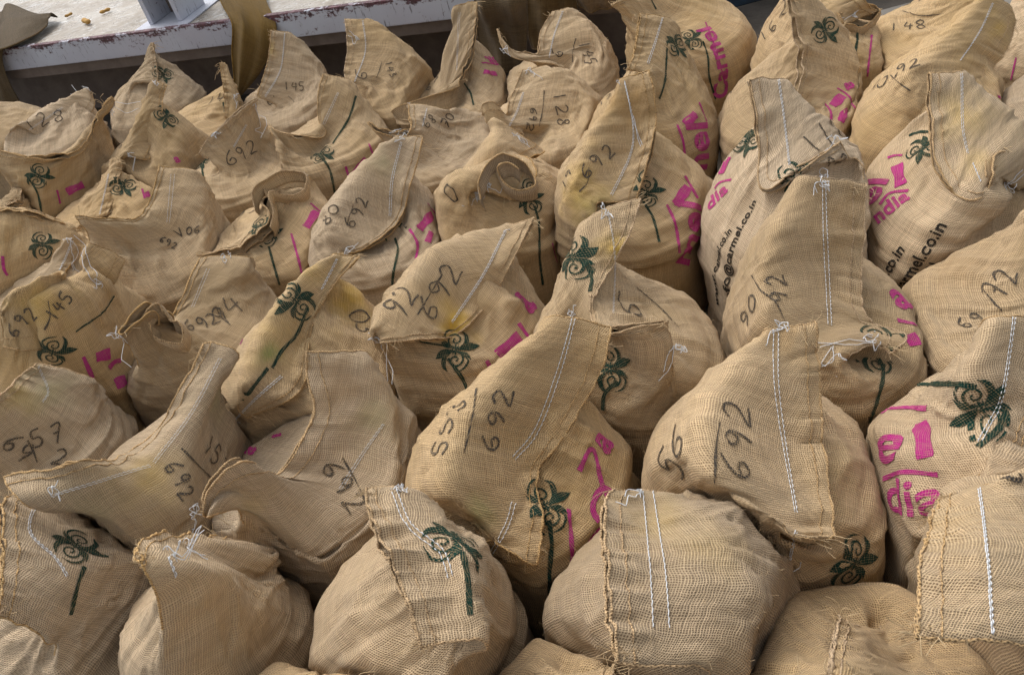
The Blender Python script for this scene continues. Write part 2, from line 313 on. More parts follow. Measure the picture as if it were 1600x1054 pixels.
S('D2', (135,575), [(2,500,-.16),(40,465,-.15),(75,440,-.09),(110,430,-.02),(135,410,.04),(150,380,.1)],
  [(2,538,-.18),(60,545,-.19),(108,530,-.14),(130,480,-.05),(160,460,.03),(180,435,.06),(195,402,.11)],
  'sack marked 145 on a folded yellowish flap, pink bars on its dark side', kA=.5,
  d=[('h','145',90,500,115,468,1.2),('p',.0045,[(75,470),(78,495),(70,515)]),('h','692',28,522,60,495,1.1),('f',82,550,125,545),('g',.004,[(178,462),(160,488),(118,518)]),
     ('m',.011,[(130,557),(150,600),(180,658)]),('m',.03,[(150,558),(172,552)]),('m',.03,[(180,600),(196,592)]),('m',.014,[(170,575),(178,565),(188,563)]),('f',196,418,225,440),
     ('k',150,445,.015,-35,-60)], st=[('y',60,480,.06,.3)])
S('D3', (55,735), [(-60,720,-.15),(-10,660,-.07),(40,625,0),(72,600,.06),(100,575,.1)],
  [(-80,700,-.15),(-30,640,-.07),(10,610,0),(30,590,.06),(60,568,.1)],
  'rounded sack at left edge marked 69 and 57 whose mouth forms a knob like ear', mirror=1, kA=1.2,
  d=[('h','69',5,700,35,722,1.2),('p',.0045,[(43,687),(52,705),(58,722)]),('h','57',60,700,98,685,1.2),('h','2',78,725,95,730,1.2),('w',[(60,572),(75,610),(66,628)],.001,.6)],
  st=[('y',30,620,.04,.5),('g',70,610,.05,.3)])
S('D4', (268,405), [(128,352,-.13),(170,352,-.11),(225,350,-.07),(250,320,0),(263,290,.06),(274,262,.12)],
  [(117,337,-.11),(160,343,-.1),(212,345,-.06),(232,320,0),(243,290,.06),(249,258,.12)],
  'sack marked 106 over 692 with square cut upright top and dashed stitching', kA=1.0,
  LA=[(140,362,-.13),(230,382,-.08),(300,350,0),(324,310,.06),(308,282,.1),(299,262,.12)],
  d=[('h','106',283,368,310,365,1.1),('p',.004,[(270,360),(285,370)]),('h','692',252,378,272,388,1.1),('w',[(270,272),(262,348)],.004,.7)])
S('D5', (425,372), [(310,400,-.15),(350,388,-.14),(385,365,-.1),(402,335,-.03),(420,300,.03),(445,283,.08),(476,277,.12)],
  [(302,400,-.14),(352,395,-.16),(402,374,-.14),(428,338,-.08),(412,305,0),(440,300,.05),(480,296,.1)],
  'sack marked 97 with a curling loop of hem at its top, green stem below', kA=.7, curl=[([(398,330,-.06),(395,300,-.02),(412,280,.02),(445,268,.06),(476,274,.06),(474,298,.02),(445,306,-.01),(420,302,-.03),(428,330,-.07),(424,352,-.11)], .05, (0,.2,-1))], open=.014,
  d=[('h','97',372,345,400,335,1.1),('p',.004,[(355,330),(365,350),(368,362)]),('h','2',335,355,350,350,1.1),('f',418,370,442,358),('g',.006,[(420,385),(428,415),(437,445)]),
     ('m',.028,[(478,355),(495,330)]),('m',.008,[(455,365),(465,400),(472,430)]),('m',.008,[(485,318),(505,335)]),('m',.02,[(488,385),(496,368)]),('k',472,272,.01,10,3)])
S('D6', (592,368), [(538,397,-.15),(572,378,-.14),(608,342,-.06),(613,290,0),(619,250,.06),(630,214,.12)],
  [(520,403,-.16),(577,384,-.15),(624,346,-.08),(641,290,0),(653,250,.06),(664,213,.12)],
  'sack marked 80 over 692 with sharply pointed upright seam left of the curled hem sack', kA=.8,
  LA=[(535,396,-.15),(515,360,-.1),(530,310,-.03),(562,260,.04),(597,225,.09),(620,212,.12)],
  d=[('h','80',515,352,532,325,1.1),('p',.0045,[(552,320),(545,340),(542,352)]),('h','692',557,352,575,318,1.1),('f',612,358,622,350),('g',.006,[(617,372),(622,390),(614,430),(612,470)]),
     ('m',.028,[(655,358),(675,335)]),('m',.009,[(640,358),(652,380),(650,405)]),('m',.008,[(668,318),(680,335)]),('m',.02,[(668,378),(674,362)]),
     ('w',[(627,222),(613,280),(609,338)],.0022),('k',628,212,.018,-30,10),('k',540,394,.012,15,-10)], st=[('g',600,255,.03,.3)])
S('D7', (782,322), [(762,300,-.17),(768,270,-.13),(778,252,-.05),(790,232,.0),(800,215,.06),(803,202,.1)],
  [(800,312,-.17),(832,288,-.13),(828,262,-.06),(795,250,0),(835,243,.05),(852,238,.09)],
  'sack with a rolled scroll of hem on its crown and no clear number', kA=.9, curl=[([(752,312,-.2),(752,275,-.17),(765,250,-.14),(792,242,-.12),(826,258,-.13),(836,282,-.17),(812,300,-.2),(786,290,-.19),(776,268,-.17),(795,256,-.16),(812,268,-.17)], .055, (0,.25,-1))], open=.02, wavy=.012,
  d=[('h','0',705,318,722,312,1.0),('k',748,302,.02,-10,15),('k',760,290,.01,20,12),('k',820,208,.02,15,10),('f',828,312,845,305),('g',.006,[(835,322),(842,350),(843,400),(848,445)]),('m',.004,[(862,380),(870,410)])])
S('D8', (985,318), [(945,318,-.15),(962,290,-.1),(986,240,-.02),(990,190,.04),(982,150,.08),(976,122,.12)],
  [(992,312,-.15),(1007,270,-.1),(1020,220,-.02),(1024,180,.04),(1019,140,.08),(1013,108,.12)],
  'sack marked 19 over 692 with brown peaked top and long curved white stitching', kA=.9,
  LA=[(935,316,-.15),(898,290,-.1),(905,240,-.03),(932,190,.03),(957,150,.08),(972,122,.12)],
  d=[('h','19',885,297,900,270,1.1),('p',.0045,[(920,262),(918,285),(905,300)]),('h','692',922,275,958,245,1.0),('w',[(976,130),(988,190),(985,240),(955,305)],.002),
     ('f',1010,302,1035,298),('g',.006,[(1005,315),(1020,340),(1030,378)]),('m',.03,[(1055,320),(1075,292)]),('m',.009,[(1042,320),(1055,350),(1062,395)]),('t','mel','m',1075,415,1090,320,.032),('m',.009,[(1070,275),(1090,310)]),
     ('k',975,128,.018,25,100),('k',940,330,.02,-20,30)], st=[('y',905,300,.08,.35),('b',985,160,.08,.5),('g',930,330,.05,.25)])
S('D9', (1228,345), [(1325,245,-.08),(1275,256,-.09),(1236,262,-.08),(1228,220,0),(1222,170,.06),(1216,121,.12)],
  [(1315,222,-.06),(1250,266,-.1),(1192,298,-.1),(1188,240,0),(1180,180,.06),(1172,122,.12)],
  'sack with flat square ended flap and black web address on its left side', kA=1.2,
  LA=[(1338,246,-.08),(1325,228,-.03),(1292,195,.03),(1255,160,.08),(1230,124,.12)],
  d=[('f',1168,222,1163,252),('g',.007,[(1150,212),(1165,205),(1178,205)]),('m',.022,[(1138,245),(1128,272)]),('m',.008,[(1117,295),(1125,285),(1143,281)]),('t','dia','m',1108,330,1138,298,.032),
     ('T','www.carmel.co.in','b',1124,480,1144,362,.03),('T','info@carmel.co.in','b',1146,480,1182,315,.03),('T','243 42701','b',1172,450,1192,372,.02),('h','1/1',1275,235,1320,218,1.1),('h','92',1290,262,1312,256,1.1),
     ('f',1243,282,1258,262),('g',.010,[(1250,270),(1240,300),(1233,330)]),('w',[(1216,125),(1224,180),(1234,258)],.0022),('k',1300,225,.02,-25,25),('k',1280,275,.02,-20,15)])
S('D10', (1478,335), [(1590,300,-.07),(1565,285,-.1),(1528,280,-.13),(1512,240,-.05),(1504,200,0),(1501,160,.06),(1499,110,.12)],
  [(1588,242,-.05),(1548,242,-.08),(1538,296,-.14),(1506,312,-.14),(1466,265,-.06),(1453,190,.04),(1451,113,.12)],
  'sack with long tongue shaped flap hanging left and pink letters above black web address', kA=1.1,
  LA=[(1602,290,-.07),(1604,225,0),(1572,175,.05),(1532,135,.1),(1506,109,.12)],
  d=[('f',1442,232,1436,258),('g',.007,[(1420,212),(1435,207),(1452,206)]),('m',.03,[(1402,258),(1408,290)]),('m',.008,[(1387,247),(1398,243),(1410,243)]),('m',.008,[(1375,320),(1390,302),(1420,298)]),
     ('t','ndia','m',1372,350,1424,311,.032),('t','el','m',1366,322,1388,280,.032),('t','www.carmel.co.in','b',1365,500,1422,385,.03),('t','info@carmel.co.in','b',1385,490,1482,347,.03),('t','243 42701','b',1425,475,1466,412,.02),
     ('w',[(1502,115),(1504,200),(1512,240)],.0015,.8),('w',[(1520,255),(1532,284)],.001,.8),('k',1570,290,.02,20,-15)], st=[('y',1505,180,.06,.4),('y',1530,250,.04,.3)])
S('E1', (848,195), [(742,192,-.1),(775,200,-.12),(800,192,-.09),(815,160,-.02),(826,135,.04),(836,106,.1)],
  [(735,182,-.06),(765,157,-.07),(790,185,-.08),(795,165,-.03),(806,140,.04),(818,110,.1)],
  'sack marked 128 over 692 with a brown folded ear to the left of its number', kA=.8,
  LA=[(815,205,-.12),(880,190,-.06),(898,150,0),(880,118,.05),(848,104,.1)],
  d=[('h','128',866,152,873,192,1.0),('p',.0045,[(850,142),(848,170),(842,198)]),('h','692',828,172,822,200,.9),('w',[(818,145),(808,175),(796,197)],.0022),
     ('k',738,172,.022,5,15),('k',826,104,.012,12,20)])
S('E2', (690,232), [(600,222,-.1),(625,214,-.1),(655,203,-.06),(662,183,0),(668,165,.06)],
  [(572,190,-.07),(600,206,-.1),(640,206,-.08),(640,182,0),(638,163,.07)],
  'small sack marked 70 over 6 with dark curled lip at its left', kA=.9,
  d=[('h','70',700,200,712,185,1.0),('p',.004,[(690,185),(685,200)]),('h','68',668,200,682,190,1.0),('w',[(667,170),(660,198)],.001,.7),('k',625,200,.02,15,5),('g',.01,[(620,188),(632,184)])])
S('E3', (712,148), [(645,160,-.12),(700,155,-.11),(716,110,-.03),(719,60,.04),(724,5,.12)],
  [(718,135,-.12),(720,125,-.1),(734,90,-.03),(742,45,.04),(743,3,.12)],
  'tall peaked sack marked 146 with pink print showing on its right shoulder', kA=1.0,
  d=[('h','146',672,125,690,105,1.1),('h','69',665,138,680,128,1.0),('w',[(718,20),(716,60),(714,110)],.003,.6),('t','BIR','m',778,84,756,90,.032),('m',.006,[(752,98),(778,102)]),('m',.022,[(756,112),(776,116)]),
     ('g',.006,[(725,130),(735,145),(740,165)]),('k',640,158,.012,5,10)])
S('E4', (872,122), [(790,95,-.1),(825,95,-.1),(858,88,-.05),(866,60,0),(875,35,.06),(882,13,.1)],
  [(775,42,.0),(793,75,-.06),(838,88,-.06),(843,62,.0),(851,42,.06),(866,20,.1)],
  'sack marked 145 over 6 with a tube like ear standing at its left', kA=.6,
  LA=[(875,98,-.1),(922,80,-.02),(922,50,.03),(905,27,.08),(885,12,.1)],
  d=[('h','145',905,70,915,100,1.1),('p',.004,[(900,60),(894,80),(895,98)]),('h','6',875,92,880,80,1.1),('w',[(881,14),(866,55),(858,90)],.0015),('k',783,75,.016,5,15),('m',.005,[(820,85),(835,73)])])
S('E5', (1018,195), [(1005,112,-.1),(1015,97,-.05),(1022,72,.02),(1029,50,.07),(1036,24,.12)],
  [(982,108,-.1),(988,95,-.05),(993,72,.02),(996,48,.07),(1000,22,.12)],
  'sack marked 121 with green scroll emblem and curved green stem right of its upright seam', kA=.6, r=.25,
  d=[('h','121',940,165,965,140,1.1),('h','692',960,135,985,115,1.0),('f',1056,72,1075,95),('g',.006,[(1042,75),(1040,110),(1038,130),(1030,155)]),('m',.03,[(1070,195),(1088,178)]),('m',.009,[(1058,195),(1068,225),(1070,270)]),
     ('t','armel','m',1082,330,1100,190,.032),('w',[(1035,28),(1024,65),(1012,100)],.002),('k',974,130,.012,10,10),('m',.006,[(1092,160),(1104,190)])])
S('E6', (1078,70), [(965,18,-.1),(985,10,-.08),(1010,-8,0),(1022,-35,.06),(1030,-65,.1)],
  [(955,8,-.1),(978,-2,-.08),(998,-15,0),(1008,-38,.06),(1014,-68,.1)],
  'sack behind the scroll emblem sacks at top centre with pink letters down its right edge', kA=.6,
  d=[('f',1080,62,1098,48),('g',.006,[(1098,65),(1106,90),(1108,120),(1118,155)]),('t','Carmel','m',1138,150,1112,40,.032),('m',.006,[(1102,35),(1112,60),(1122,90),(1135,140)]),('g',.006,[(1015,-5),(1025,15)])])
S('E7', (1232,178), [(1262,165,-.12),(1272,110,-.03),(1268,60,.03),(1258,20,.08),(1250,-20,.12)],
  [(1240,158,-.12),(1252,105,-.03),(1247,60,.03),(1238,20,.08),(1232,-20,.12)],
  'sack with tall leaf shaped standing seam at upper right, green scroll emblem beside it', kA=.9, open=.012, LA=[(1268,165,-.12),(1328,135,-.04),(1322,80,.03),(1298,30,.08),(1266,-15,.12)],
  d=[('h','19',1142,148,1165,120,1.0),('p',.004,[(1168,128),(1172,140)]),('f',1288,48,1312,72),('m',.028,[(1300,165),(1318,150)]),('m',.008,[(1288,162),(1298,175),(1298,192)]),('m',.007,[(1308,138),(1325,150),(1335,170)]),
     ('t','a','m',1318,130,1324,142,.032),('m',.02,[(1314,190),(1324,172)])])
S('E8', (1290,72), [(1338,30,-.1),(1305,14,-.08),(1270,-2,0),(1264,-30,.06),(1264,-60,.1)],
  [(1372,20,-.07),(1340,6,-.07),(1292,-6,0),(1288,-32,.06),(1288,-62,.1)],
  'sack with dark open mouth at its top behind the leaf shaped seam', kA=.6, curl=[([(1312,22,-.1),(1330,6,-.07),(1362,8,-.06),(1374,22,-.09),(1352,38,-.13),(1325,36,-.13),(1309,24,-.1)], .06, (0,.2,-1))], open=.03,
  d=[('h','2',1220,28,1236,22,1.2),('h','16',1195,65,1215,40,1.1),('g',.007,[(1340,40),(1338,70),(1332,98)]),('m',.012,[(1365,30),(1372,40)]),('m',.007,[(1362,55),(1358,90),(1355,120)]),('k',1335,20,.014,-20,5)])
S('E9', (1452,185), [(1490,152,-.1),(1503,100,-.03),(1522,60,.03),(1540,25,.08),(1552,-5,.12)],
  [(1530,165,-.1),(1537,130,-.03),(1562,90,.03),(1582,55,.08),(1598,20,.12)],
  'sack marked 101 over 692 with broad smooth top leaning to the upper right', kA=1.2,
  LA=[(1445,165,-.1),(1430,115,-.03),(1470,65,.04),(1508,25,.09),(1534,-5,.12)],
  d=[('h','101',1362,142,1395,130,1.1),('p',.004,[(1392,118),(1405,130),(1422,142)]),('h','92',1405,118,1440,112,1.2),('w',[(1551,5),(1530,50),(1500,95)],.0015,.9),('t','in','b',1572,108,1562,95,.02),('m',.009,[(1558,150),(1572,158)]),('m',.009,[(1560,172),(1576,160)])], st=[('y',1560,45,.04,.3)])
S('E10', (1455,55), [(1500,45,-.1),(1515,0,0),(1520,-60,.1)], [(1535,45,-.1),(1550,0,0),(1550,-60,.1)],
  'sack marked 148 cut by the top edge at the upper right',
  d=[('h','148',1395,52,1445,45,1.1),('p',.004,[(1410,18),(1440,25),(1475,22)]),('h','69',1412,5,1440,2,1.1)])
S('E11', (1680,195), [(1680,200,-.1),(1690,100,0),(1690,60,.1)], [(1720,200,-.1),(1720,100,0),(1720,60,.1)],
  'sliver of a sack at the right edge beside the smooth topped 101 sack')
S('E12', (1640,70), [(1650,60,-.1),(1660,0,0),(1660,-60,.1)], [(1700,60,-.1),(1700,0,0),(1700,-60,.1)],
  'shaded sack in the top right corner with a pink line down its side', d=[('m',.006,[(1588,90),(1580,125)]),('g',.006,[(1570,60),(1566,90)])])
S('F1', (600,150), [(552,132,-.12),(566,105,-.05),(571,80,.01),(570,52,.06),(567,30,.11)],
  [(540,128,-.12),(539,108,-.05),(543,82,.01),(542,55,.06),(539,30,.11)],
  'sack marked 143 over 6 in the back row before the white platform', kA=1.0,
  LA=[(572,132,-.12),(615,112,-.03),(615,72,.04),(592,45,.09),(571,29,.11)],
  d=[('h','143',602,100,610,122,1.0),('p',.004,[(597,97),(592,112),(588,122)]),('h','6',570,125,578,112,1.0),('w',[(567,32),(571,80),(554,128)],.002),('k',556,60,.01,-10,-10)])
S('F2', (445,160), [(413,157,-.1),(432,128,-.04),(438,103,.02),(442,76,.06),(446,50,.1)],
  [(402,150,-.1),(410,126,-.04),(418,100,.02),(422,75,.06),(424,47,.1)],
  'sack marked 145 over 69 in the back row beside the olive cloth', kA=1.0, mirror=1,
  LA=[(435,165,-.1),(480,140,-.03),(488,105,.03),(468,72,.08),(450,50,.1)],
  d=[('h','145',447,142,475,140,1.1),('p',.004,[(450,150),(460,160)]),('h','69',422,165,440,155,1.1),('w',[(445,52),(438,110),(412,155)],.002),('g',.01,[(405,122),(415,113)])], st=[('y',422,75,.03,.6)])
S('F3', (508,222), [(420,205,-.1),(458,215,-.1),(495,200,-.06),(509,170,0),(522,140,.05),(527,118,.1)],
  [(415,200,-.08),(450,210,-.1),(502,214,-.08),(497,175,0),(498,140,.05),(505,116,.1)],
  'sack with long green stem and pink bars left of the small 70 sack', kA=.8,
  d=[('g',.007,[(556,150),(545,185),(520,225)]),('g',.007,[(498,242),(515,265),(525,310)]),('f',503,240,515,245),('m',.028,[(552,272),(572,248)]),('m',.009,[(540,260),(548,288)]),('m',.008,[(576,225),(582,240)]),('w',[(528,145),(505,195)],.003,.8),('k',482,125,.02,5,30),('k',415,243,.014,3,25)])
S('F4', (378,262), [(330,252,-.1),(350,228,-.05),(366,214,0),(386,190,.06),(400,167,.1)],
  [(312,240,-.08),(328,214,-.04),(350,195,0),(378,170,.06),(403,154,.1)],
  'sack marked 692 in the back left with a long diagonal hem', kA=.8, mirror=1,
  d=[('h','692',362,258,400,240,1.0),('f',312,248,316,268),('g',.006,[(316,262),(319,285),(320,310)]),('w',[(385,195),(365,230)],.002,.8),('k',328,208,.012,10,5),('k',405,165,.014,8,40)])
S('F5', (320,200), [(362,188,-.1),(367,160,-.04),(366,135,.02),(363,115,.07),(358,100,.1)],
  [(352,185,-.1),(352,160,-.04),(350,135,.02),(347,115,.07),(345,98,.1)],
  'broad flat topped sack in the back left with a curled brown ear on its right', kA=1.6,
  d=[('h','141',318,152,352,145,1.0),('h','6',300,158,312,152,1.0),('k',366,150,.014,5,20),('g',.006,[(349,160),(351,175)])])
S('F6', (242,165), [(226,128,-.06),(230,108,0),(234,86,.05),(236,68,.09)], [(247,130,-.06),(246,108,0),(242,88,.05),(239,67,.09)],
  'back row sack whose narrow pointed tip stands before the dark gap under the platform', kA=1.2, d=[('f',255,118,260,130)])
S('F7', (88,220), [(45,205,-.08),(75,186,-.04),(100,167,.02),(125,150,.06),(140,138,.1)], [(85,232,-.08),(112,205,-.04),(138,182,.02),(150,160,.06),(155,142,.1)],
  'low back row sack marked 128 at upper left with brown turned down corner', kA=.7, d=[('h','128',55,205,98,190,1.1),('w',[(98,168),(45,203)],.002,.7),('k',136,132,.014,-20,-5)])
S('F8', (250,275), [(208,245,-.1),(222,212,-.04),(232,172,.02),(238,148,.07),(243,127,.11)], [(232,250,-.1),(243,225,-.04),(249,187,.02),(253,157,.07),(260,132,.11)],
  'narrow tall sack with long double hem and small green scroll at upper left', kA=.9, d=[('f',260,183,256,200),('t','a','m',275,255,283,252,.032),('h','69',188,232,200,225,1.0),('k',243,126,.01),('k',200,240,.012,5,15)])
S('F9', (100,305), [(-10,262,-.14),(50,256,-.14),(108,232,-.08),(135,205,-.02),(160,178,.05),(180,158,.1)], [(-10,232,-.1),(50,245,-.14),(122,240,-.12),(150,215,-.05),(152,180,.04),(176,150,.1)],
  'wide sack at left with long sagging hem above a green scroll emblem', kA=.5, d=[('f',187,212,193,222),('f',60,275,88,278),('g',.006,[(42,275),(58,300),(66,335)]),('m',.008,[(89,297),(94,318)]),('m',.03,[(104,300),(130,288)]),('w',[(180,178),(162,200)],.001,.8),('k',185,165,.012,35,-8)])
S('F10', (165,335), [(150,340,-.1),(158,310,-.04),(168,280,.02),(178,258,.07),(188,243,.11)], [(170,335,-.1),(178,312,-.04),(184,285,.02),(190,262,.07),(197,243,.11)],
  'sack at left marked 2 with green scroll right of its double hem', kA=.9, d=[('f',192,292,214,318),('h','2',150,270,162,260,1.0),('h','69',170,245,190,235,1.0),('w',[(170,272),(156,335)],.0015,.9),('m',.008,[(222,295),(226,310)]),('m',.02,[(228,300),(232,308)])])
S('F11', (-5,365), [(-20,340,-.1),(0,318,-.05),(20,300,0),(30,290,.06)], [(0,330,-.1),(30,318,-.05),(38,300,0),(40,290,.05)],
  'sack at the left edge with wavy double lip', open=.012)
S('F12', (52,420), [(-60,322,0),(0,322,.0),(50,328,.02),(105,350,.04)], [(-60,332,-.02),(0,330,-.02),(55,337,-.01),(115,358,.02)],
  'sack at left edge with green scroll just under its straight sagging hem', kA=-.3, d=[('f',66,382,84,378),('m',.01,[(4,400),(6,420),(12,430)])])
S('F13', (45,485), [(8,510,-.12),(42,478,-.05),(72,440,.02),(95,405,.07),(112,374,.12)], [(50,505,-.12),(75,470,-.05),(95,440,.02),(112,412,.07),(128,384,.12)],
  'sack marked 68 at left with smooth diagonal top and white stitching', kA=1.0, d=[('h','68',12,480,38,465,1.1),('w',[(113,376),(92,425),(60,478),(12,508)],.0018),('k',116,375,.014,5,45)])
S('F14', (-2,205), [(-60,180,-.1),(-50,160,0),(-40,150,.1)], [(-70,180,-.1),(-60,160,0),(-50,150,.1)],
  'pale rounded sack in the upper left corner of the pile')
# ------------------------------------------------------------------ the sack builder
PERIM = 1.46
def line3(pts, yc):
    return np.array([at_y(p[0], p[1], yc+(p[2] if len(p) > 2 else 0)) for p in pts])
def dflt(pts, lo=-.2, hi=.13):
    n = len(pts)
    return [p if len(p) > 2 else (p[0], p[1], lo+(hi-lo)*i/(n-1)) for i, p in enumerate(pts)]
for S in SACKS:
    S['C'] = at_z(S['c'][0], S['c'][1], .38)
CENTRES = np.array([S['C'][:2] for S in SACKS])
def upsample(X, wrap):
    """double the grid, Catmull-Rom, rows clamped, columns periodic"""
    def up(A, per):
        if per: p, q, r, s = np.roll(A, 1, 0), A, np.roll(A, -1, 0), np.roll(A, -2, 0)
        else:
            E = np.concatenate([2*A[:1]-A[1:2], A, 2*A[-1:]-A[-2:-1]]); p, q, r, s = E[:-3], E[1:-2], E[2:-1], E[3:]
        mid = (-p+9*q+9*r-s)/16
        if per: out = np.empty((2*len(A),)+A.shape[1:]); out[0::2] = A; out[1::2] = mid
        else: out = np.empty((2*len(A)-1,)+A.shape[1:]); out[0::2] = A; out[1::2] = mid
        return out
    X = up(X, False)
    return up(X.transpose(1, 0, 2), True).transpose(1, 0, 2)
def lattice_noise(rng, nr, nc, kr, kc):
    """smooth random field periodic in columns, kr x kc cells"""
    G = rng.standard_normal((kr+3, kc)); r = np.linspace(0, kr, nr); c = np.arange(nc)*kc/nc
    i = np.minimum(r.astype(int), kr); fr = sm(r-i)[:, None]; j = c.astype(int) % kc; fc = sm(c-j)[None, :]; j2 = (j+1) % kc
    a = G[i][:, j]*(1-fc)+G[i][:, j2]*fc; b = G[i+1][:, j]*(1-fc)+G[i+1][:, j2]*fc
    return a*(1-fr)+b*fr
def build_cloth(S, idx):
    rng = np.random.default_rng(100+idx)
    C = S['C']; k = S.get('big', 1.0); r = S.get('r', .258); yc = C[1]
    NTc = 88 if S.get('near') else 72
    L0 = line3(dflt(S['L0']), yc); L1 = line3(dflt(S['L1']), yc)
    rh = (L0[-1]-L0[0])[:2] if 'ang' not in S else np.array([math.cos(S['ang']), math.sin(S['ang'])])
    if np.linalg.norm(rh) < .12: rh = np.array([0, 1.])
    rh = rh/np.linalg.norm(rh); rh3 = np.array([*rh, 0]); nh3 = np.array([-rh[1], rh[0], 0])
    th = np.arange(NTc)*2*np.pi/NTc; s = np.where(th <= np.pi, th/np.pi, 2-th/np.pi)
    left = np.where(th <= np.pi, 1.0, -1.0); left[0] = 0; left[NTc//2] = 0
    endk = np.abs(np.cos(np.pi*s))**3
    P0, P1 = resample(L0, s), resample(L1, s)
    kA = S.get('kA', .8)
    flop = -np.sign(((P1-P0)@nh3).mean()) or 1.0            # +1: the fin leans to the right face
    opp = np.clip(.5+.5*left*flop, 0, 1)
    endw = np.abs(np.cos(np.pi*s))**5
    kk = kA*(endw*.75+(1-endw)*(.12+1.15*opp))
    PA = P0 + (P0-P1)*kk[:, None]; PA[:, 2] -= .012+(1-endw)*(.012+.045*opp)
    if 'LA' in S:
        PL = resample(line3(S['LA'], yc), s); wl = np.maximum(opp*(left != 0), endw)[:, None]; PA = PL*wl+PA*(1-wl)
    lines = [PA, P0, P1]
    if 'L2' in S: lines.append(resample(line3(dflt(S['L2']), yc), s))
    # gaps between the two layers
    ss = np.linspace(0, 1, 80)
    gaps = [.004+.030*np.sin(np.pi*s), .003+.003*np.sin(np.pi*s), .004+S.get('open', .006)*np.sin(np.pi*s)**.7, .004+S.get('open', .006)*np.sin(np.pi*s)]
    offs = []
    full = []
    for kx, P in enumerate(lines):
        nxt = lines[min(kx+1, len(lines)-1)]; prv = lines[max(kx-1, 0)]
        fin = norm(nxt-prv)
        base = [lambda q: resample(L0, q), lambda q: resample(L0, q), lambda q: resample(L1, q), lambda q: resample(L1, q)][kx]
        tl = norm(base(np.clip(s+.06, 0, 1))-base(np.clip(s-.06, 0, 1)))
        N = norm(np.cross(tl, fin)); g_ = gaps[kx][:, None]
        offs.append(N); full.append(P - N*left[:, None]*g_)
    # body profile
    dirh = -np.cos(th)[:, None]*rh3 + np.sin(th)[:, None]*nh3
    a, b = S.get('ab', (r*1.03, r*.97)); rad = 1/np.sqrt((np.cos(th)/a)**2+(np.sin(th)/b)**2)
    lump = 1+.05*np.sin(2*th+rng.uniform(0, 6))+.03*np.sin(3*th+rng.uniform(0, 6)); rad = rad*lump
    zb = S.get('zb', .32); Cb = np.array([C[0], C[1], 0])
    K1 = Cb + dirh*rad[:, None]; K1[:, 2] = zb
    PA_ = full[0]
    Ta = norm((.15+.4*endk)[:, None]*norm(full[1]-PA_)+.8*norm(PA_-K1))
    D = np.linalg.norm(PA_-K1, axis=1)[:, None]
    rows = []
    for t in np.linspace(0, 1, 7)[:-1]:
        q = Cb + dirh*(rad*(.93+.07*math.sin(t*math.pi/2)))[:, None]; q[:, 2] = zb*t; rows.append(q)
    nb = 17
    for t in np.linspace(0, 1, nb)[:-1]:
        h00, h10, h01, h11 = 2*t**3-3*t*t+1, t**3-2*t*t+t, -2*t**3+3*t*t, t**3-t*t
        rows.append(h00*K1 + h10*np.array([0, 0, 1.])*np.maximum(D*1.25, .32) + h01*PA_ + h11*Ta*D*.65)
    for t in np.linspace(0, 1, 4)[:-1]:
        rows.append(PA_*(1-t)+full[1]*t)
    n1 = len(full)-2
    for q in range(n1):
        for t in np.linspace(0, 1, 6)[:-1] if q < n1-1 else np.linspace(0, 1, 6): rows.append(full[1+q]*(1-t)+full[2+q]*t)
    X = np.array(rows); NR = len(X); r0 = 6+nb-1; rA = r0; rL0 = r0+3
    # gentle smoothing along the profile where lines join
    for _ in range(2):
        Y = X.copy(); Y[r0-3:-2] = .5*X[r0-3:-2]+.25*(X[r0-4:-3]+X[r0-2:-1]); X = Y
    tgt = X.copy()
    # medium folds: seeded, then relaxed as cloth
    nr = lambda: None
    nrm = norm(np.cross(np.roll(X, -1, 1)-np.roll(X, 1, 1), np.gradient(X, axis=0)))
    out = X-Cb; flip = np.sign(np.median((nrm*out).sum(-1)[:rA]));  nrm = nrm*flip
    vrow = np.arange(NR)/NR
    env_neck = np.exp(-((np.arange(NR)-(rA-3))/6.5)**2)[:, None]
    env_low = np.exp(-((np.arange(NR)-4)/4.5)**2)[:, None]
    X = X + nrm[..., :]*(env_neck*lattice_noise(rng, NR, NTc, 3, 18)*.011 + env_low*lattice_noise(rng, NR, NTc, 13, 9)*.012
                         + lattice_noise(rng, NR, NTc, 6, 8)*.006 + lattice_noise(rng, NR, NTc, 4, 5)*.012)[..., None]
    fin_rows = (np.arange(NR) >= rL0)
    wav = lattice_noise(rng, NR, NTc//2+1, 3, 11)[:, :NTc//2+1]     # hem waves shared by both layers
    ww = np.zeros((NR, NTc)); ww[:, :NTc//2+1] = wav; ww[:, NTc//2+1:] = wav[:, 1:-1][:, ::-1] if NTc % 2 == 0 else 0
    lay = np.zeros_like(X)
    ramp_f = np.clip((np.arange(NR)-rL0)/max(1, NR-1-rL0), 0, 1)
    Nf = norm(np.cross(norm(np.gradient(resample(L1, ss), axis=0)).mean(0), norm((P1-P0).mean(0))))
    X = X + (ww*ramp_f[:, None]*S.get('wavy', .011))[..., None]*Nf
    lu = np.linalg.norm(np.roll(tgt, -1, 1)-tgt, axis=2); nat = PERIM/NTc
    slk = np.interp(np.arange(NR), [0, 6, rA-8, rA, NR-1], [1.03, 1.02, 1.03, 1.08, 1.05])[:, None]
    du = (np.maximum(lu, .004)*slk + .06*(nat-lu).clip(0, None))[..., None]
    rest_v = np.linalg.norm(np.diff(tgt, axis=0), axis=2).mean(1, keepdims=True)*np.ones((1, NTc))
    rest_v = .35*rest_v+.65*np.linalg.norm(np.diff(tgt, axis=0), axis=2); rest_v *= np.interp(np.arange(NR-1), [0, 8, 14, NR], [1.06, 1.05, 1.02, 1.02])[:, None]
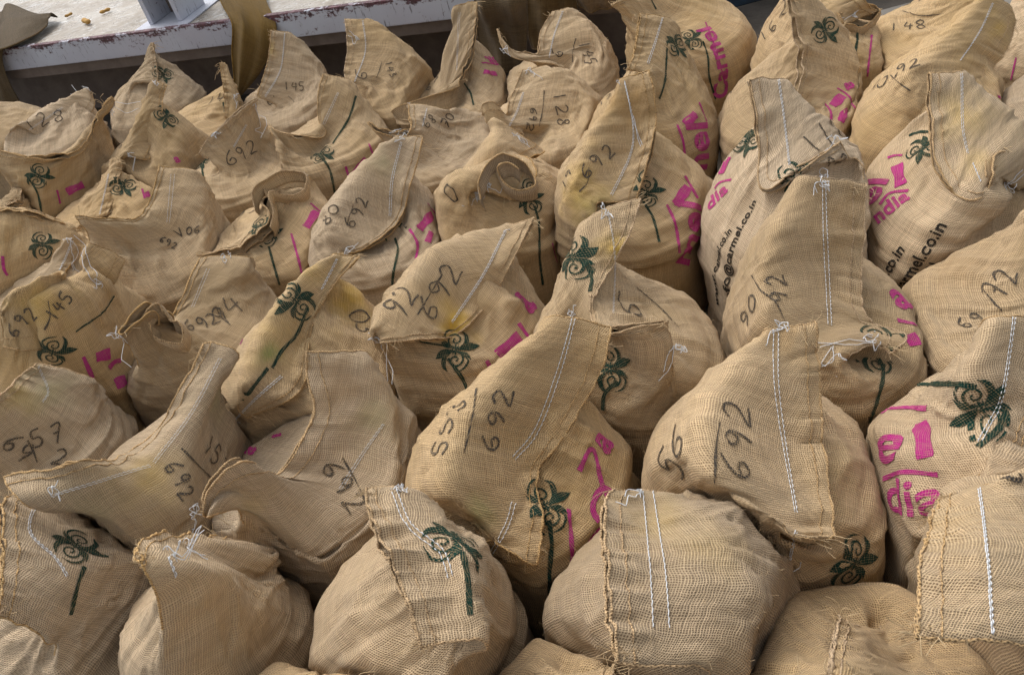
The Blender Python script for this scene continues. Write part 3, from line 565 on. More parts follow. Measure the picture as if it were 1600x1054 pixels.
    rest_d = np.sqrt(du[:-1, :, 0]**2+(.5*(rest_v+np.roll(rest_v, -1, 1)))**2)
    pull = np.full((NR, 1, 1), .035); pull[:rA-8] = .05; pull[rL0-1:] = .10; pull[-1] = .12
    jl = np.arange(1, NTc//2); jr = NTc-jl
    gapN = np.zeros((NR, len(jl), 3)); gapN[rL0-1:] = .5*(tgt[rL0-1:, jl]-tgt[rL0-1:, jr])
    # neighbours: press flat where sacks touch
    dn = CENTRES-C[:2]; dd = np.linalg.norm(dn, axis=1); nbrs = [(dn[i]/dd[i], dd[i]/2) for i in range(len(dd)) if .05 < dd[i] < .62]
    for it in range(40):
        d = np.roll(X, -1, 1)-X; l = np.linalg.norm(d, axis=2, keepdims=True); c = (.22*(l-du)/(l+1e-9))*d
        X = X + c - np.roll(c, 1, 1)
        d = X[1:]-X[:-1]; l = np.linalg.norm(d, axis=2, keepdims=True); c = (.22*(l-rest_v[..., None])/(l+1e-9))*d
        X[:-1] += c; X[1:] -= c
        for sh in (1, -1):
            d = np.roll(X[1:], -sh, 1)-X[:-1]; l = np.linalg.norm(d, axis=2, keepdims=True); rd = rest_d if sh == 1 else np.roll(rest_d, 1, 1)
            c = (.07*(l-rd[..., None])/(l+1e-9))*d; X[:-1] += c; X[1:] -= np.roll(c, sh, 1)
        lap = .5*(np.roll(X, -1, 1)+np.roll(X, 1, 1))-X; lv = np.zeros_like(X); lv[1:-1] = .5*(X[2:]+X[:-2])-X[1:-1]
        b4 = .5*(np.roll(lap, -1, 1)+np.roll(lap, 1, 1))-lap; c4 = np.zeros_like(X); c4[1:-1] = .5*(lv[2:]+lv[:-2])-lv[1:-1]
        X = X - .20*b4 - .17*c4
        X = X + pull*(tgt-X)
        mid = .5*(X[rL0-1:, jl]+X[rL0-1:, jr]); X[rL0-1:, jl] = mid+gapN[rL0-1:]; X[rL0-1:, jr] = mid-gapN[rL0-1:]
        for n2, m in nbrs:
            q = (X[..., :2]-C[:2])@n2; m2 = m+.004; over = q-m2; wz = sm((.66-X[..., 2])/.18)
            soft = np.log1p(np.exp(np.clip(over/.007, -30, 30)))*.007
            X[..., :2] -= (soft*wz)[..., None]*n2*.7
        X[..., 2] = np.maximum(X[..., 2], .002)
    X = upsample(X, True)
    if S.get('near'): pass
    # fine puckers
    NR2, NT2 = X.shape[:2]
    nrm = norm(np.cross(np.roll(X, -1, 1)-np.roll(X, 1, 1), np.gradient(X, axis=0)))*flip
    rr = np.arange(NR2)[:, None]/2.0
    def ridged(kr, kc, shear=0):
        A = np.clip(1-np.abs(lattice_noise(rng, NR2, NT2, kr, kc))*1.6, 0, 1)**2
        if shear: A = np.stack([np.roll(A[q], int(q*shear)) for q in range(NR2)])
        return A
    neck = np.exp(-((rr-(rA-4.5))/6.)**2); low = np.exp(-((rr-5)/5.)**2); midb = np.exp(-((rr-(rA-9))/7.)**2)
    amp = S.get('folds', 1.05)
    dsp = neck*(ridged(3, 16)*.009+ridged(4, 20, .35)*.005-ridged(4, 18, -.4)*.006) + low*(ridged(17, 7)*.014-ridged(13, 6, .2)*.009) + midb*(ridged(7, 7, .5)*.007-ridged(6, 6, -.6)*.007)
    fr_ = np.clip((np.arange(NR2)/2.-rL0)/3., 0, 1)[:, None]; hN = NT2//2
    shf = lattice_noise(rng, NR2, hN+1, 4, 15)*.0045+(np.clip(1-np.abs(lattice_noise(rng, NR2, hN+1, 3, 12))*1.7, 0, 1)**2-.3)*.008
    wsh = np.zeros((NR2, NT2)); wsh[:, :hN+1] = shf; wsh[:, hN+1:] = shf[:, 1:-1][:, ::-1]
    wsh *= np.abs(np.sin(np.pi*np.where(np.arange(NT2) <= hN, np.arange(NT2)/hN, 2-np.arange(NT2)/hN)))**.4
    X = X + (wsh*fr_*S.get('folds', 1.0))[..., None]*Nf
    X = X + nrm*(amp*dsp*np.clip((2*rL0-2-np.arange(NR2))/6., 0, 1)[:, None]+lattice_noise(rng, NR2, NT2, 30, 60)*.0009+lattice_noise(rng, NR2, NT2, 14, 34)*.0016)[..., None]
    nrm = norm(np.cross(np.roll(X, -1, 1)-np.roll(X, 1, 1), np.gradient(X, axis=0)))*flip
    return X, nrm, 2*rL0
def grid_faces(NR, NTc, wrap=True):
    i, j = np.meshgrid(np.arange(NR-1), np.arange(NTc), indexing='ij'); i = i.ravel(); j = j.ravel(); k = (j+1) % NTc
    return np.stack([i*NTc+j, i*NTc+k, (i+1)*NTc+k, (i+1)*NTc+j], 1)
def grid_faces2(n, m):
    i, j = np.meshgrid(np.arange(n-1), np.arange(m-1), indexing='ij'); i = i.ravel(); j = j.ravel(); return np.stack([i*m+j, i*m+j+1, (i+1)*m+j+1, (i+1)*m+j], 1)
class Cloth:
    def __init__(s, X, nrm):
        s.X = X; s.N = nrm; s.NR, s.NT = X.shape[:2]
        s.vrow = np.concatenate([[0], np.cumsum(np.linalg.norm(np.diff(X, axis=0), axis=2).mean(1))])
        V = X.reshape(-1, 3); Q = grid_faces(s.NR, s.NT); T = np.empty((2*len(Q), 3), int); T[0::2] = Q[:, [0, 1, 2]]; T[1::2] = Q[:, [0, 2, 3]]
        s.Q = Q; s.bvh = BVHTree.FromPolygons([tuple(v) for v in V], [tuple(map(int, t)) for t in T])
    def hit(s, px, py):
        d = ray(px, py); loc, n, i, dist = s.bvh.ray_cast(Vector(CAM), Vector(d))
        if loc is None: return None
        q = i//2; r, c = divmod(q, s.NT); c2 = (c+1) % s.NT
        A, B, Cc, D = s.X[r, c], s.X[r, c2], s.X[r+1, c2], s.X[r+1, c]; p = np.array(loc)
        u = v = .5
        for _ in range(4):
            f = A*(1-u)*(1-v)+B*u*(1-v)+Cc*u*v+D*(1-u)*v-p
            fu = (B-A)*(1-v)+(Cc-D)*v; fv = (D-A)*(1-u)+(Cc-B)*u
            J = np.stack([fu, fv], 1); st = np.linalg.lstsq(J, f, rcond=None)[0]; u -= st[0]; v -= st[1]
        return np.array([c+min(max(u, 0), 1), r+min(max(v, 0), 1)])
    def hitn(s, px, py):
        """nearest hit: if the ray misses, walk towards the sack's middle"""
        h = s.hit(px, py)
        return h
    def ev(s, g, off=0):
        g = np.atleast_2d(g); c = g[:, 0] % s.NT; r = np.clip(g[:, 1], 0, s.NR-1.001)
        ci = np.floor(c).astype(int) % s.NT; ri = r.astype(int); u = (c-np.floor(c))[:, None]; v = (r-ri)[:, None]; c2 = (ci+1) % s.NT
        f = lambda A: A[ri, ci]*(1-u)*(1-v)+A[ri, c2]*u*(1-v)+A[ri+1, c2]*u*v+A[ri+1, ci]*(1-u)*v
        P = f(s.X); N = norm(f(s.N)); return P+N*off, N
    def uv(s, g):
        g = np.atleast_2d(g); return np.stack([g[:, 0]*PERIM/s.NT, np.interp(g[:, 1], np.arange(s.NR), s.vrow)], 1)
    def jac(s, g, e=.5):
        P = lambda a: s.ev(a)[0][0]
        return np.stack([(P(g+[e, 0])-P(g-[e, 0]))/(2*e), (P(g+[0, e])-P(g-[0, e]))/(2*e)], 1)
    def unwrap(s, a, b):
        """column of b nearest to a's across the seam"""
        b = b.copy(); b[0] += round((a[0]-b[0])/s.NT)*s.NT; return b
    def chart(s, p0, p1):
        """affine map from metric 2D (x along p0->p1) to grid coords, plus the metric length p0->p1"""
        g0, g1 = s.hit(*p0), s.hit(*p1)
        if g0 is None and g1 is None: return None
        if g0 is None or g1 is None:
            gm = g0 if g0 is not None else g1; J = s.jac(gm, 3.); P = s.ev(gm)[0][0]; dist = np.linalg.norm(P-CAM)
            dx = (np.array([p1[0]-p0[0], p1[1]-p0[1]]))*dist/F; D3 = dx[0]*RT-dx[1]*UP; L = np.linalg.norm(D3)
            n = s.ev(gm)[1][0]; x = norm(D3-n*(D3@n)); y = np.cross(n, x); Ji = np.linalg.pinv(J); org = g0 if g0 is not None else g1-Ji@(x*L)
            return org, Ji@x, Ji@y, L
        g1 = s.unwrap(g0, g1); gm = (g0+g1)/2; J = s.jac(gm, 3.); n = s.ev(gm)[1][0]
        x = J@(g1-g0); L = np.linalg.norm(x); x = x/L; y = np.cross(n, x); Ji = np.linalg.pinv(J)
        return g0, (g1-g0)/L, Ji@y, L
def stamp(cl, p0, p1):
    """a flat print pressed on the cloth: origin, x, y, normal in 3D and the length between the two anchors"""
    g0, g1 = cl.hit(*p0), cl.hit(*p1)
    if g0 is None and g1 is None: return None
    gm = g0 if g0 is not None else g1
    Ns = []
    for fx in (.15, .5, .85):
        g_ = cl.hit(p0[0]+(p1[0]-p0[0])*fx, p0[1]+(p1[1]-p0[1])*fx)
        if g_ is not None:
            for dc in (-3, 0, 3):
                for dr in (-2, 0, 2): Ns.append(cl.ev(g_+np.array([dc, dr]))[1][0])
    Ns.append(cl.ev(gm)[1][0]); n = norm(np.mean(Ns, 0)); P = cl.ev(gm)[0][0]
    v = norm(CAM-P)
    if n@v < .35: n = norm(n+v*.5)
    def onplane(p):
        d = ray(*p); t = ((P-CAM)@n)/(d@n); return CAM+d*t
    A, B = onplane(p0), onplane(p1); L = np.linalg.norm(B-A); x = (B-A)/L; return A, x, np.cross(n, x), n, L
def press(cl, st, xy, lift):
    A, x, y, n, L = st; P, ok, Nn = [], [], []
    for q in xy:
        o_ = A+x*q[0]+y*q[1]; h = cl.bvh.ray_cast(Vector(o_+n*.06), Vector(-n), .19)
        if h[0] is None: P.append(o_); ok.append(False); continue
        nn = np.array(h[1]); nn = nn if nn@n > 0 else -nn
        P.append(np.array(h[0])+(nn*.5+n*.5)*lift); ok.append(True)
    return np.array(P), np.array(ok)
# --- 2D shapes
def ribbon2(P, w, step=.004):
    """centre line (n,2) in metres -> verts (m,2), quads"""
    P = np.asarray(P, float); L = np.concatenate([[0], np.cumsum(np.linalg.norm(np.diff(P, axis=0), axis=1))])
    n = max(2, int(L[-1]/step)+1); t = np.linspace(0, L[-1], n); Q = np.stack([np.interp(t, L, P[:, k]) for k in (0, 1)], 1)
    T = norm(np.gradient(Q, axis=0)); N = np.stack([-T[:, 1], T[:, 0]], 1); ww = np.broadcast_to(w, (n,)) if np.ndim(w) == 0 else np.interp(np.linspace(0, 1, n), np.linspace(0, 1, len(w)), w)
    V = np.concatenate([Q-N*ww[:, None]/2, Q+N*ww[:, None]/2]); i = np.arange(n-1)
    return V, np.stack([i, i+1, n+i+1, n+i], 1)
def curve2(P, n=24):
    return resample(np.asarray(P, float), np.linspace(0, 1, n))
def spiral(cx, cy, r, turns, a0, sgn, w):
    t = np.linspace(0, 1, 40); a = a0+sgn*turns*2*np.pi*t; rr = r*(1-.86*t)
    return np.stack([cx+rr*np.cos(a), cy+rr*np.sin(a)], 1), w*(1-.3*t)
def fleur():
    parts = []
    for sg in (1, -1):
        R = lambda P: np.asarray(P)*sg
        W = lambda w: np.asarray(w)
        sp, w = spiral(.66, .0, .56, 1.5, math.radians(195), -1, .135); parts.append((R(sp), w))
        tip = (-.40, 1.66) if sg == 1 else (-.55, 1.25)
        parts.append((R(curve2([(.02, .20), (-.22, .80), tip])), W([.08, .26, .44, .52, .48, .28, .02])))
        parts.append((R(curve2([(-.10, .22), (-.42, .66), (-.98, .74), (-1.34, .46)])), W([.06, .20, .30, .30, .20, .03])))
        parts.append((R(curve2([(.14, .24), (.36, .74), (.74, .98)])), W([.06, .18, .28, .24, .12, .01])))
        parts.append((R(curve2([(.24, .30), (.74, .80), (1.28, .46), (1.38, -.08)])), W([.04, .09, .14, .11, .03])))
    parts.append((np.array([(-.34, 0), (.34, 0)]), .11)); parts.append((np.array([(-.3, .17), (.3, .17)]), .05)); parts.append((np.array([(-.3, -.17), (.3, -.17)]), .05))
    return parts
FLEUR = fleur()
DIG = {'0': [[(.5, 1), (.15, .8), (.1, .35), (.4, 0), (.8, .25), (.85, .7), (.5, 1)]], '1': [[(.45, 1), (.5, 0)]],
       '2': [[(.1, .8), (.4, 1), (.75, .8), (.6, .45), (.1, 0), (.5, .06), (.95, .1)]], '3': [[(.1, .9), (.5, 1), (.75, .8), (.35, .55), (.8, .35), (.6, .05), (.1, .05)]],
       '4': [[(.3, 1), (.1, .45), (.85, .5)], [(.65, .85), (.6, 0)]], '5': [[(.85, 1), (.25, .98), (.2, .58), (.65, .6), (.8, .3), (.5, .02), (.1, .08)]],
       '6': [[(.75, 1), (.25, .65), (.1, .25), (.4, 0), (.8, .2), (.6, .45), (.2, .3)]], '7': [[(.1, .95), (.8, 1), (.4, 0)], [(.3, .5), (.75, .52)]],
       '8': [[(.55, .52), (.2, .75), (.5, 1), (.8, .78), (.5, .5), (.15, .25), (.5, 0), (.85, .25), (.55, .52)]], '9': [[(.8, .8), (.45, 1), (.15, .75), (.45, .5), (.8, .8), (.75, .4), (.6, 0)]],
       '/': [[(.5, 1.1), (.42, -.1)]], '-': [[(0, .5), (1, .45)]], '.': [[(.4, .05), (.5, .1)]]}
_glyph = {}
def text_mesh(txt, bold=.03, cell=.006, size=1.0):
    key = (txt, bold, round(cell, 5))
    if key in _glyph: return _glyph[key]
    cu = bpy.data.curves.new('t', 'FONT'); cu.body = txt; cu.offset = bold; cu.fill_mode = 'FRONT'; cu.resolution_u = 4; cu.space_character = 1.06
    ob = bpy.data.objects.new('t', cu); COL.objects.link(ob); dg = bpy.context.evaluated_depsgraph_get(); me = bpy.data.meshes.new_from_object(ob.evaluated_get(dg))
    bm = bmesh.new(); bm.from_mesh(me); bpy.data.objects.remove(ob); bpy.data.curves.remove(cu); bpy.data.meshes.remove(me)
    bmesh.ops.dissolve_limit(bm, angle_limit=.01, verts=bm.verts, edges=bm.edges)
    xs = [v.co.x for v in bm.verts]; ys = [v.co.y for v in bm.verts]; W = max(xs)-min(xs); x0 = min(xs)
    for ax, lo, hi in ((0, min(xs), max(xs)), (1, min(ys), max(ys))):
        q = lo+cell*.5
        while q < hi:
            co = [0, 0, 0]; no = [0, 0, 0]; co[ax] = q; no[ax] = 1
            bmesh.ops.bisect_plane(bm, geom=bm.verts[:]+bm.edges[:]+bm.faces[:], plane_co=co, plane_no=no); q += cell
    bmesh.ops.triangulate(bm, faces=bm.faces[:]); bm.verts.ensure_lookup_table()
    V = np.array([[v.co.x-x0, v.co.y] for v in bm.verts]); T = np.array([[v.index for v in f.verts] for f in bm.faces]); bm.free()
    _glyph[key] = (V, T, W); return _glyph[key]
# --- one sack
def tangle(rng, P, n, r):
    """loose curly end of thread around point P"""
    c = [P]; d = rng.standard_normal(3)*.3
    for i in range(n):
        d = d*.72+rng.standard_normal(3)*.55; q = c[-1]+d*r*.5; q = P+(q-P)*min(1, r/(np.linalg.norm(q-P)+1e-6)) if i % 5 else q
        c.append(q)
    return resample(c, np.linspace(0, 1, n*5))
def build_sack(S, idx):
    rng = np.random.default_rng(900+idx); near = S.get('near', False)
    X, N, rL = build_cloth(S, idx); cl = Cloth(X, N); C = np.array([S['C'][0], S['C'][1], 0.])
    root = bpy.data.objects.new('jute_sack', None); COL.objects.link(root); root.location = C; root.empty_display_size = .1
    root['label'] = S['label']; root['category'] = 'sack'; root['group'] = 'filled jute sacks standing packed together'
    NR, NTc = cl.NR, cl.NT; V = X.reshape(-1, 3); gc, gr = np.meshgrid(np.arange(NTc), np.arange(NR)); G = np.stack([gc.ravel(), gr.ravel()], 1).astype(float)
    # body uv (seam column duplicated so the weave does not smear)
    H = NTc//2; Vp, UVp, Qp = [], [], []
    for fc in (0, 1):
        Xs = X[:, :H+1] if fc == 0 else np.concatenate([X[:, H:], X[:, :1]], 1); M = H+1
        lu_ = np.linalg.norm(np.diff(Xs, axis=1), axis=2); cu_ = np.concatenate([np.zeros((NR, 1)), np.cumsum(lu_, 1)], 1); cu_ = cu_-cu_[:, H//2:H//2+1]
        unif = (np.arange(M)-H//2)*PERIM/NTc; uu = .75*cu_+.25*unif[None]
        lv_ = np.linalg.norm(np.diff(Xs, axis=0), axis=2); lv_ = .75*lv_+.25*lv_.mean(1, keepdims=True); vv = np.concatenate([np.zeros((1, M)), np.cumsum(lv_, 0)], 0)
        for _ in range(4): vv[:, 1:-1] = .5*vv[:, 1:-1]+.25*(vv[:, 2:]+vv[:, :-2]); uu[1:-1] = .5*uu[1:-1]+.25*(uu[2:]+uu[:-2])
        Vp.append(Xs.reshape(-1, 3)); UVp.append(np.stack([uu+3.1*fc+.37*idx, vv+.23*idx], -1).reshape(-1, 2))
        i, j = np.meshgrid(np.arange(NR-1), np.arange(H), indexing='ij'); i = i.ravel(); j = j.ravel(); Qp.append(np.stack([i*M+j, i*M+j+1, (i+1)*M+j+1, (i+1)*M+j], 1)+fc*NR*M)
    V = np.vstack(Vp); UV = np.vstack(UVp); Q = np.vstack(Qp)
    tris_v, tris_f, tris_m, tris_uv = [], [], [], []; off = 0
    def add(g, faces, mat, lift):
        nonlocal off
        g = np.asarray(g); P, _ = cl.ev(g, lift); tris_v.append(P); tris_uv.append(cl.uv(g))
        f = np.asarray(faces)
        if f.shape[1] == 4: f = np.concatenate([f[:, [0, 1, 2]], f[:, [0, 2, 3]]])
        tris_f.append(f+off); tris_m.append(np.full(len(f), mat)); off += len(P)
    def addp(st, xy, faces, mat, lift):
        nonlocal off
        xy = np.asarray(xy); P, ok = press(cl, st, xy, lift); f = np.asarray(faces)
        if f.shape[1] == 4: f = np.concatenate([f[:, [0, 1, 2]], f[:, [0, 2, 3]]])
        keep = ok[f].all(1)
        for a_, b_ in ((0, 1), (1, 2), (2, 0)):
            d3 = np.linalg.norm(P[f[:, a_]]-P[f[:, b_]], axis=1); d2 = np.linalg.norm(xy[f[:, a_]]-xy[f[:, b_]], axis=1); keep &= d3 < d2*2.2+.004
        f = f[keep]
        if not len(f): return
        e1 = P[f[:, 1]]-P[f[:, 0]]; e2 = P[f[:, 2]]-P[f[:, 0]]
        if (np.cross(e1, e2)@st[3]).sum() < 0: f = f[:, ::-1]
        tris_v.append(P); tris_uv.append(xy+st[0][:2]); tris_f.append(f+off); tris_m.append(np.full(len(f), mat)); off += len(P)
    threads, trad, loose, lrad = [], [], [], []
    LIFT = .0016; LOOSE, STI = [], []
    def pxline(pts, n=None):
        P = np.array([(p[0], p[1]) for p in pts], float); L = np.linalg.norm(np.diff(P, axis=0), axis=1).sum()
        Z = resample(np.c_[P, np.zeros(len(P))], np.linspace(0, 1, n or max(4, int(L/4))))[:, :2]
        out = []
        for q in Z:
            h = cl.hit(*q)
            if h is None: continue
            if out: h = cl.unwrap(out[-1], h)
            out.append(h)
        return out
    def grid_ribbon(path, wm, mat, lift):
        """path in grid coords -> metric ribbon"""
        seg = [path[0]]; runs = []
        for a in path[1:]:
            pa, pb = cl.ev(seg[-1])[0][0], cl.ev(a)[0][0]
            if np.linalg.norm(pa-pb) > .06: runs.append(seg); seg = [a]
            else: seg.append(a)
        runs.append(seg)
        for g in runs:
            if len(g) < 2: continue
            g = np.array(g); P, Nn = cl.ev(g); L = np.concatenate([[0], np.cumsum(np.linalg.norm(np.diff(P, axis=0), axis=1))])
            if L[-1] < .004: continue
            n = max(3, int(L[-1]/.004)); t = np.linspace(0, L[-1], n); g = np.stack([np.interp(t, L, g[:, k]) for k in (0, 1)], 1)
            for _ in range(2): g[1:-1] = .5*g[1:-1]+.25*(g[:-2]+g[2:])
            P, Nn = cl.ev(g); T = norm(np.gradient(P, axis=0)); Sd = np.cross(Nn, T)
            wv = wm*(1+.12*np.sin(t*90+rng.uniform(0, 6)))*(np.ones(n) if mat != 4 else (.7+.3*np.sin(t*60+rng.uniform(0, 6))))
            rows = []
            for kx in range(n):
                J = cl.jac(g[kx]); Ji = np.linalg.pinv(J); dgd = Ji@(Sd[kx]*wv[kx]/2); rows.append((g[kx]-dgd, g[kx]+dgd))
            A = np.array([r_[0] for r_ in rows]); B = np.array([r_[1] for r_ in rows]); k_ = np.arange(n-1)
            add(np.concatenate([A, (A+B)/2, B]), np.concatenate([np.stack([k_, k_+1, n+k_+1, n+k_], 1), np.stack([n+k_, n+k_+1, 2*n+k_+1, 2*n+k_], 1)]), mat, lift)
    for dct in S.get('d', []):
        kind = dct[0]
        try:
            if kind == 'g': dct = (dct[0], dct[1]*1.25)+tuple(dct[2:])
            if kind in 'gmpb' and len(kind) == 1:       # ribbons: green, magenta, pen, black: (kind, width_m, pts)
                pth = pxline(dct[2]);
                if len(pth) > 1: grid_ribbon(pth, dct[1], {'g': 1, 'm': 2, 'b': 3, 'p': 4}[kind], LIFT+{'g': .0002, 'm': 0, 'b': .0003, 'p': .0005}[kind])
            elif kind == 'f':                            # fleur: centre, tip of large leaf
                st = stamp(cl, (dct[1], dct[2]), (dct[3], dct[4]))
                if st is None: continue
                sc = (.038 if near else .035) if len(dct) < 6 else dct[5]; ang = math.atan2(1.72, -.42); ca, sa = math.cos(-ang), math.sin(-ang); fy = -1 if S.get('mirror') else 1
                for P2, w2 in FLEUR:
                    Vv, Ff = ribbon2(P2*sc, np.asarray(w2)*sc if np.ndim(w2) else w2*sc, .0045)
                    addp(st, np.stack([Vv[:, 0]*ca-Vv[:, 1]*sa, fy*(Vv[:, 0]*sa+Vv[:, 1]*ca)], 1), Ff, 1, LIFT+.0003)
            elif kind == 'T':                            # text that wraps round the sack: follows the cloth
                ch = cl.chart((dct[3], dct[4]), (dct[5], dct[6]))
                if ch is None: continue
                g0, ex, ey, L = ch; bold = dct[7] if len(dct) > 7 else .03
                Vv, Tt, Wd = text_mesh(dct[1], bold, max(.05, .005/(L/max(1, len(dct[1])*.55)))); sc = L/Wd; ysc = sc*(dct[8] if len(dct) > 8 else 1)
                add(g0+(Vv[:, :1]*sc)*ex+(Vv[:, 1:]*ysc)*ey, Tt, 2 if dct[2] == 'm' else 3, LIFT+.0003)
            elif kind == 't':                            # ('t', text, 'm'|'b', x0,y0,x1,y1, bold)
                st = stamp(cl, (dct[3], dct[4]), (dct[5], dct[6]))
                if st is None: continue
                L = st[4]; bold = dct[7] if len(dct) > 7 else .03
                Vv, Tt, Wd = text_mesh(dct[1], bold, max(.05, .005/(L/max(1, len(dct[1])*.55)))); sc = L/Wd; ysc = sc*(dct[8] if len(dct) > 8 else 1)
                addp(st, np.stack([Vv[:, 0]*sc, Vv[:, 1]*ysc], 1), Tt, 2 if dct[2] == 'm' else 3, LIFT+.0003)
            elif kind == 'h':                            # ('h', digits, x0,y0,x1,y1, height ratio)
                ax_, ay_, bx_, by_ = dct[2:6]; ex_ = .11 if near else .16; dx_, dy_ = bx_-ax_, by_-ay_
                st = stamp(cl, (ax_-dx_*ex_, ay_-dy_*ex_), (bx_+dx_*ex_, by_+dy_*ex_))
                if st is None: continue
                L = st[4]; n = len(dct[1]); cw = L/n; hr = dct[6] if len(dct) > 6 else 1.35
                for q, chx in enumerate(dct[1]):
                    jx, jy, sl = rng.uniform(-.08, .08)*cw, rng.uniform(-.12, .12)*cw, rng.uniform(-.12, .15)
                    for stn in DIG.get(chx, []):
                        P2 = curve2([(x*cw*.84+q*cw+jx+sl*y*cw+rng.uniform(-.05, .05)*cw, y*cw*hr+jy+rng.uniform(-.05, .05)*cw) for x, y in stn], 16)
                        wv = .0046*(1+.25*np.sin(np.arange(7)*2.1+rng.uniform(0, 6))); Vv, Ff = ribbon2(P2, wv, .0035); addp(st, Vv, Ff, 4, LIFT+.0005)
            elif kind == 'w':                            # white chain stitch on the cloth: ('w', pts)
                pth = pxline(dct[1])
                if len(pth) < 3: continue
                P, Nn = cl.ev(np.array(pth)); L = np.concatenate([[0], np.cumsum(np.linalg.norm(np.diff(P, axis=0), axis=1))]); n = max(8, int(L[-1]/.0016)); t = np.linspace(0, L[-1], n)
                P = np.stack([np.interp(t, L, P[:, q]) for q in range(3)], 1); Nn = np.stack([np.interp(t, L, Nn[:, q]) for q in range(3)], 1)
                Kk = np.ones(9)/9; 
                if n > 30:
                    Pm = P.copy()
                    for q in range(3): Pm[4:-4, q] = np.convolve(P[:, q], Kk, 'valid')
                    P = Pm
                T = norm(np.gradient(P, axis=0)); Sd = np.cross(norm(Nn), T); sep = dct[2] if len(dct) > 2 else .0036
                ph = t/.0105*2*np.pi; faint = dct[3] if len(dct) > 3 else 1
                threads = []; trad = []; STI.append((threads, trad))
                jumps = np.where(np.linalg.norm(np.diff(P, axis=0), axis=1) > .02)[0]
                for sg in (-1, 1):
                    drift = sep*(1+.5*np.sin(t*9+rng.uniform(0, 6)))
                    Pp = P+norm(Nn)*(.0016+.0007*np.sin(ph+sg))[:, None]+Sd*(sg*drift+.0004*np.cos(ph))[:, None]
                    rr = .00074*faint*(1+.45*np.sin(ph+sg))
                    a0 = 0
                    for jj in list(jumps)+[n-1]:
                        if jj-a0 > 3: threads.append(Pp[a0:jj+1]); trad.append(rr[a0:jj+1])
                        a0 = jj+1
            elif kind == 'k':                            # knot and loose curl: ('k', x, y, size_m, dx, dy tail in px)
                h = cl.hit(dct[1], dct[2])
                if h is None:
                    for ddx, ddy in ((6, 0), (-6, 0), (0, 6), (0, -6), (12, 6), (-12, 6), (0, 14), (0, -14)):
                        h = cl.hit(dct[1]+ddx, dct[2]+ddy)
                        if h is not None: break
                if h is None: continue
                P, Nn = cl.ev(h); P = P[0]+Nn[0]*.006; sz = dct[3] if len(dct) > 3 else .02
                loose = []; lrad = []
                for q in range(3): loose.append(tangle(rng, P, 10, sz)); lrad.append(.0009)
                if len(dct) > 5:
                    dist = np.linalg.norm(P-CAM)/F; E = P+(dct[4]*RT-dct[5]*UP)*dist
                    for q in range(2):
                        Cc = resample([P, P*.6+E*.4+rng.standard_normal(3)*.012+Nn[0]*.008, E+rng.standard_normal(3)*.01], np.linspace(0, 1, 40)); cs = []
                        for z_ in Cc:                      # lay it on the cloth
                            lc, nn, _, ds = cl.bvh.find_nearest(Vector(z_)); z2 = np.array(lc)+np.array(nn)*(.003 if np.dot(nn, CAM-np.array(lc)) > 0 else -.003)
                            cs.append(z2 if ds < .05 else z_)
                        cs = np.array(cs); cs[1:-1] = .5*cs[1:-1]+.25*(cs[:-2]+cs[2:]); loose.append(cs); lrad.append(.0009)
                LOOSE.append((loose, lrad))
        except Exception as e: print('DECAL FAIL', S['id'], dct[:2], e)
    # automatic faint stitching along the closing line when none is given
    Vall, UVall, Fall, mi = [V], [UV], [np.concatenate([Q[:, [0, 1, 2]], Q[:, [0, 2, 3]]])], [np.zeros(2*len(Q), int)]
    o_ = len(V)
    for v_, u_ in zip(tris_v, tris_uv): Vall.append(v_); UVall.append(u_)
    for f_, m_ in zip(tris_f, tris_m): Fall.append(f_+o_); mi.append(m_)
    Vt = np.vstack(Vall); Ft = np.vstack(Fall)
    body = mesh_obj('sack_cloth', Vt, Ft, SACKMATS, root, np.concatenate(mi), True, C, np.vstack(UVall))
    for nm in ('stain_yellow', 'stain_green', 'stain_brown'):
        pts = [q for q in S.get('st', []) if q[0] == nm[6]]
        if not pts: continue
        a = np.zeros(len(Vt))
        for q in pts:
            h = cl.hit(q[1], q[2])
            if h is None: continue
            P = cl.ev(h)[0][0]; D = Vt-P; wob = 1+.35*np.sin(Vt[:, 0]*70)*np.sin(Vt[:, 1]*60+1)+.2*np.sin(Vt[:, 2]*110)
            a = np.maximum(a, q[4]*np.exp(-((D**2).sum(1)/(q[3]*wob)**2)))
        at = body.data.attributes.new(nm, 'FLOAT', 'POINT'); at.data.foreach_set('value', a.astype(np.float32))
    # hems: rolled edge of each layer of the mouth, and the two side seams of the ears
    hem, hr = [], []
    for sl in (np.arange(0, NTc//2+1), np.r_[np.arange(NTc//2, NTc), 0]):
        P = X[-1, sl]; Nn = N[-1, sl]; t = np.arange(len(sl))
        for rowo, rr in ((0, .0023), (3, .0011)):
            P = X[-1-rowo, sl]; n = len(sl)*3; tt = np.linspace(0, 1, n)
            Pq = resample(P, tt) if rowo == 0 else resample(P, tt)
            Nq = np.stack([np.interp(tt*(len(sl)-1), t, N[-1-rowo, sl][:, q]) for q in range(3)], 1)
            jit = np.stack([np.convolve(rng.standard_normal(n+8), np.ones(9)/9, 'valid') for _ in range(3)], 1)*.0018
            hem.append(Pq+jit+norm(Nq)*(.0 if rowo == 0 else .0010)); hr.append(rr*(1+.18*np.convolve(rng.standard_normal(n+6), np.ones(7)/3, 'valid')).clip(.4, 1.8))
    hv, hf = tubes(hem, hr, 7)
    for j0 in (0, NTc//2):
        P = X[int(rL*.7):, j0]; n = len(P)*3; Pq = resample(P, np.linspace(0, 1, n)); sv, sf = tubes([Pq], [.0020*(1+.2*np.sin(np.arange(n)*.9))], 6); hv, hf = join([(hv, hf), (sv, sf)])
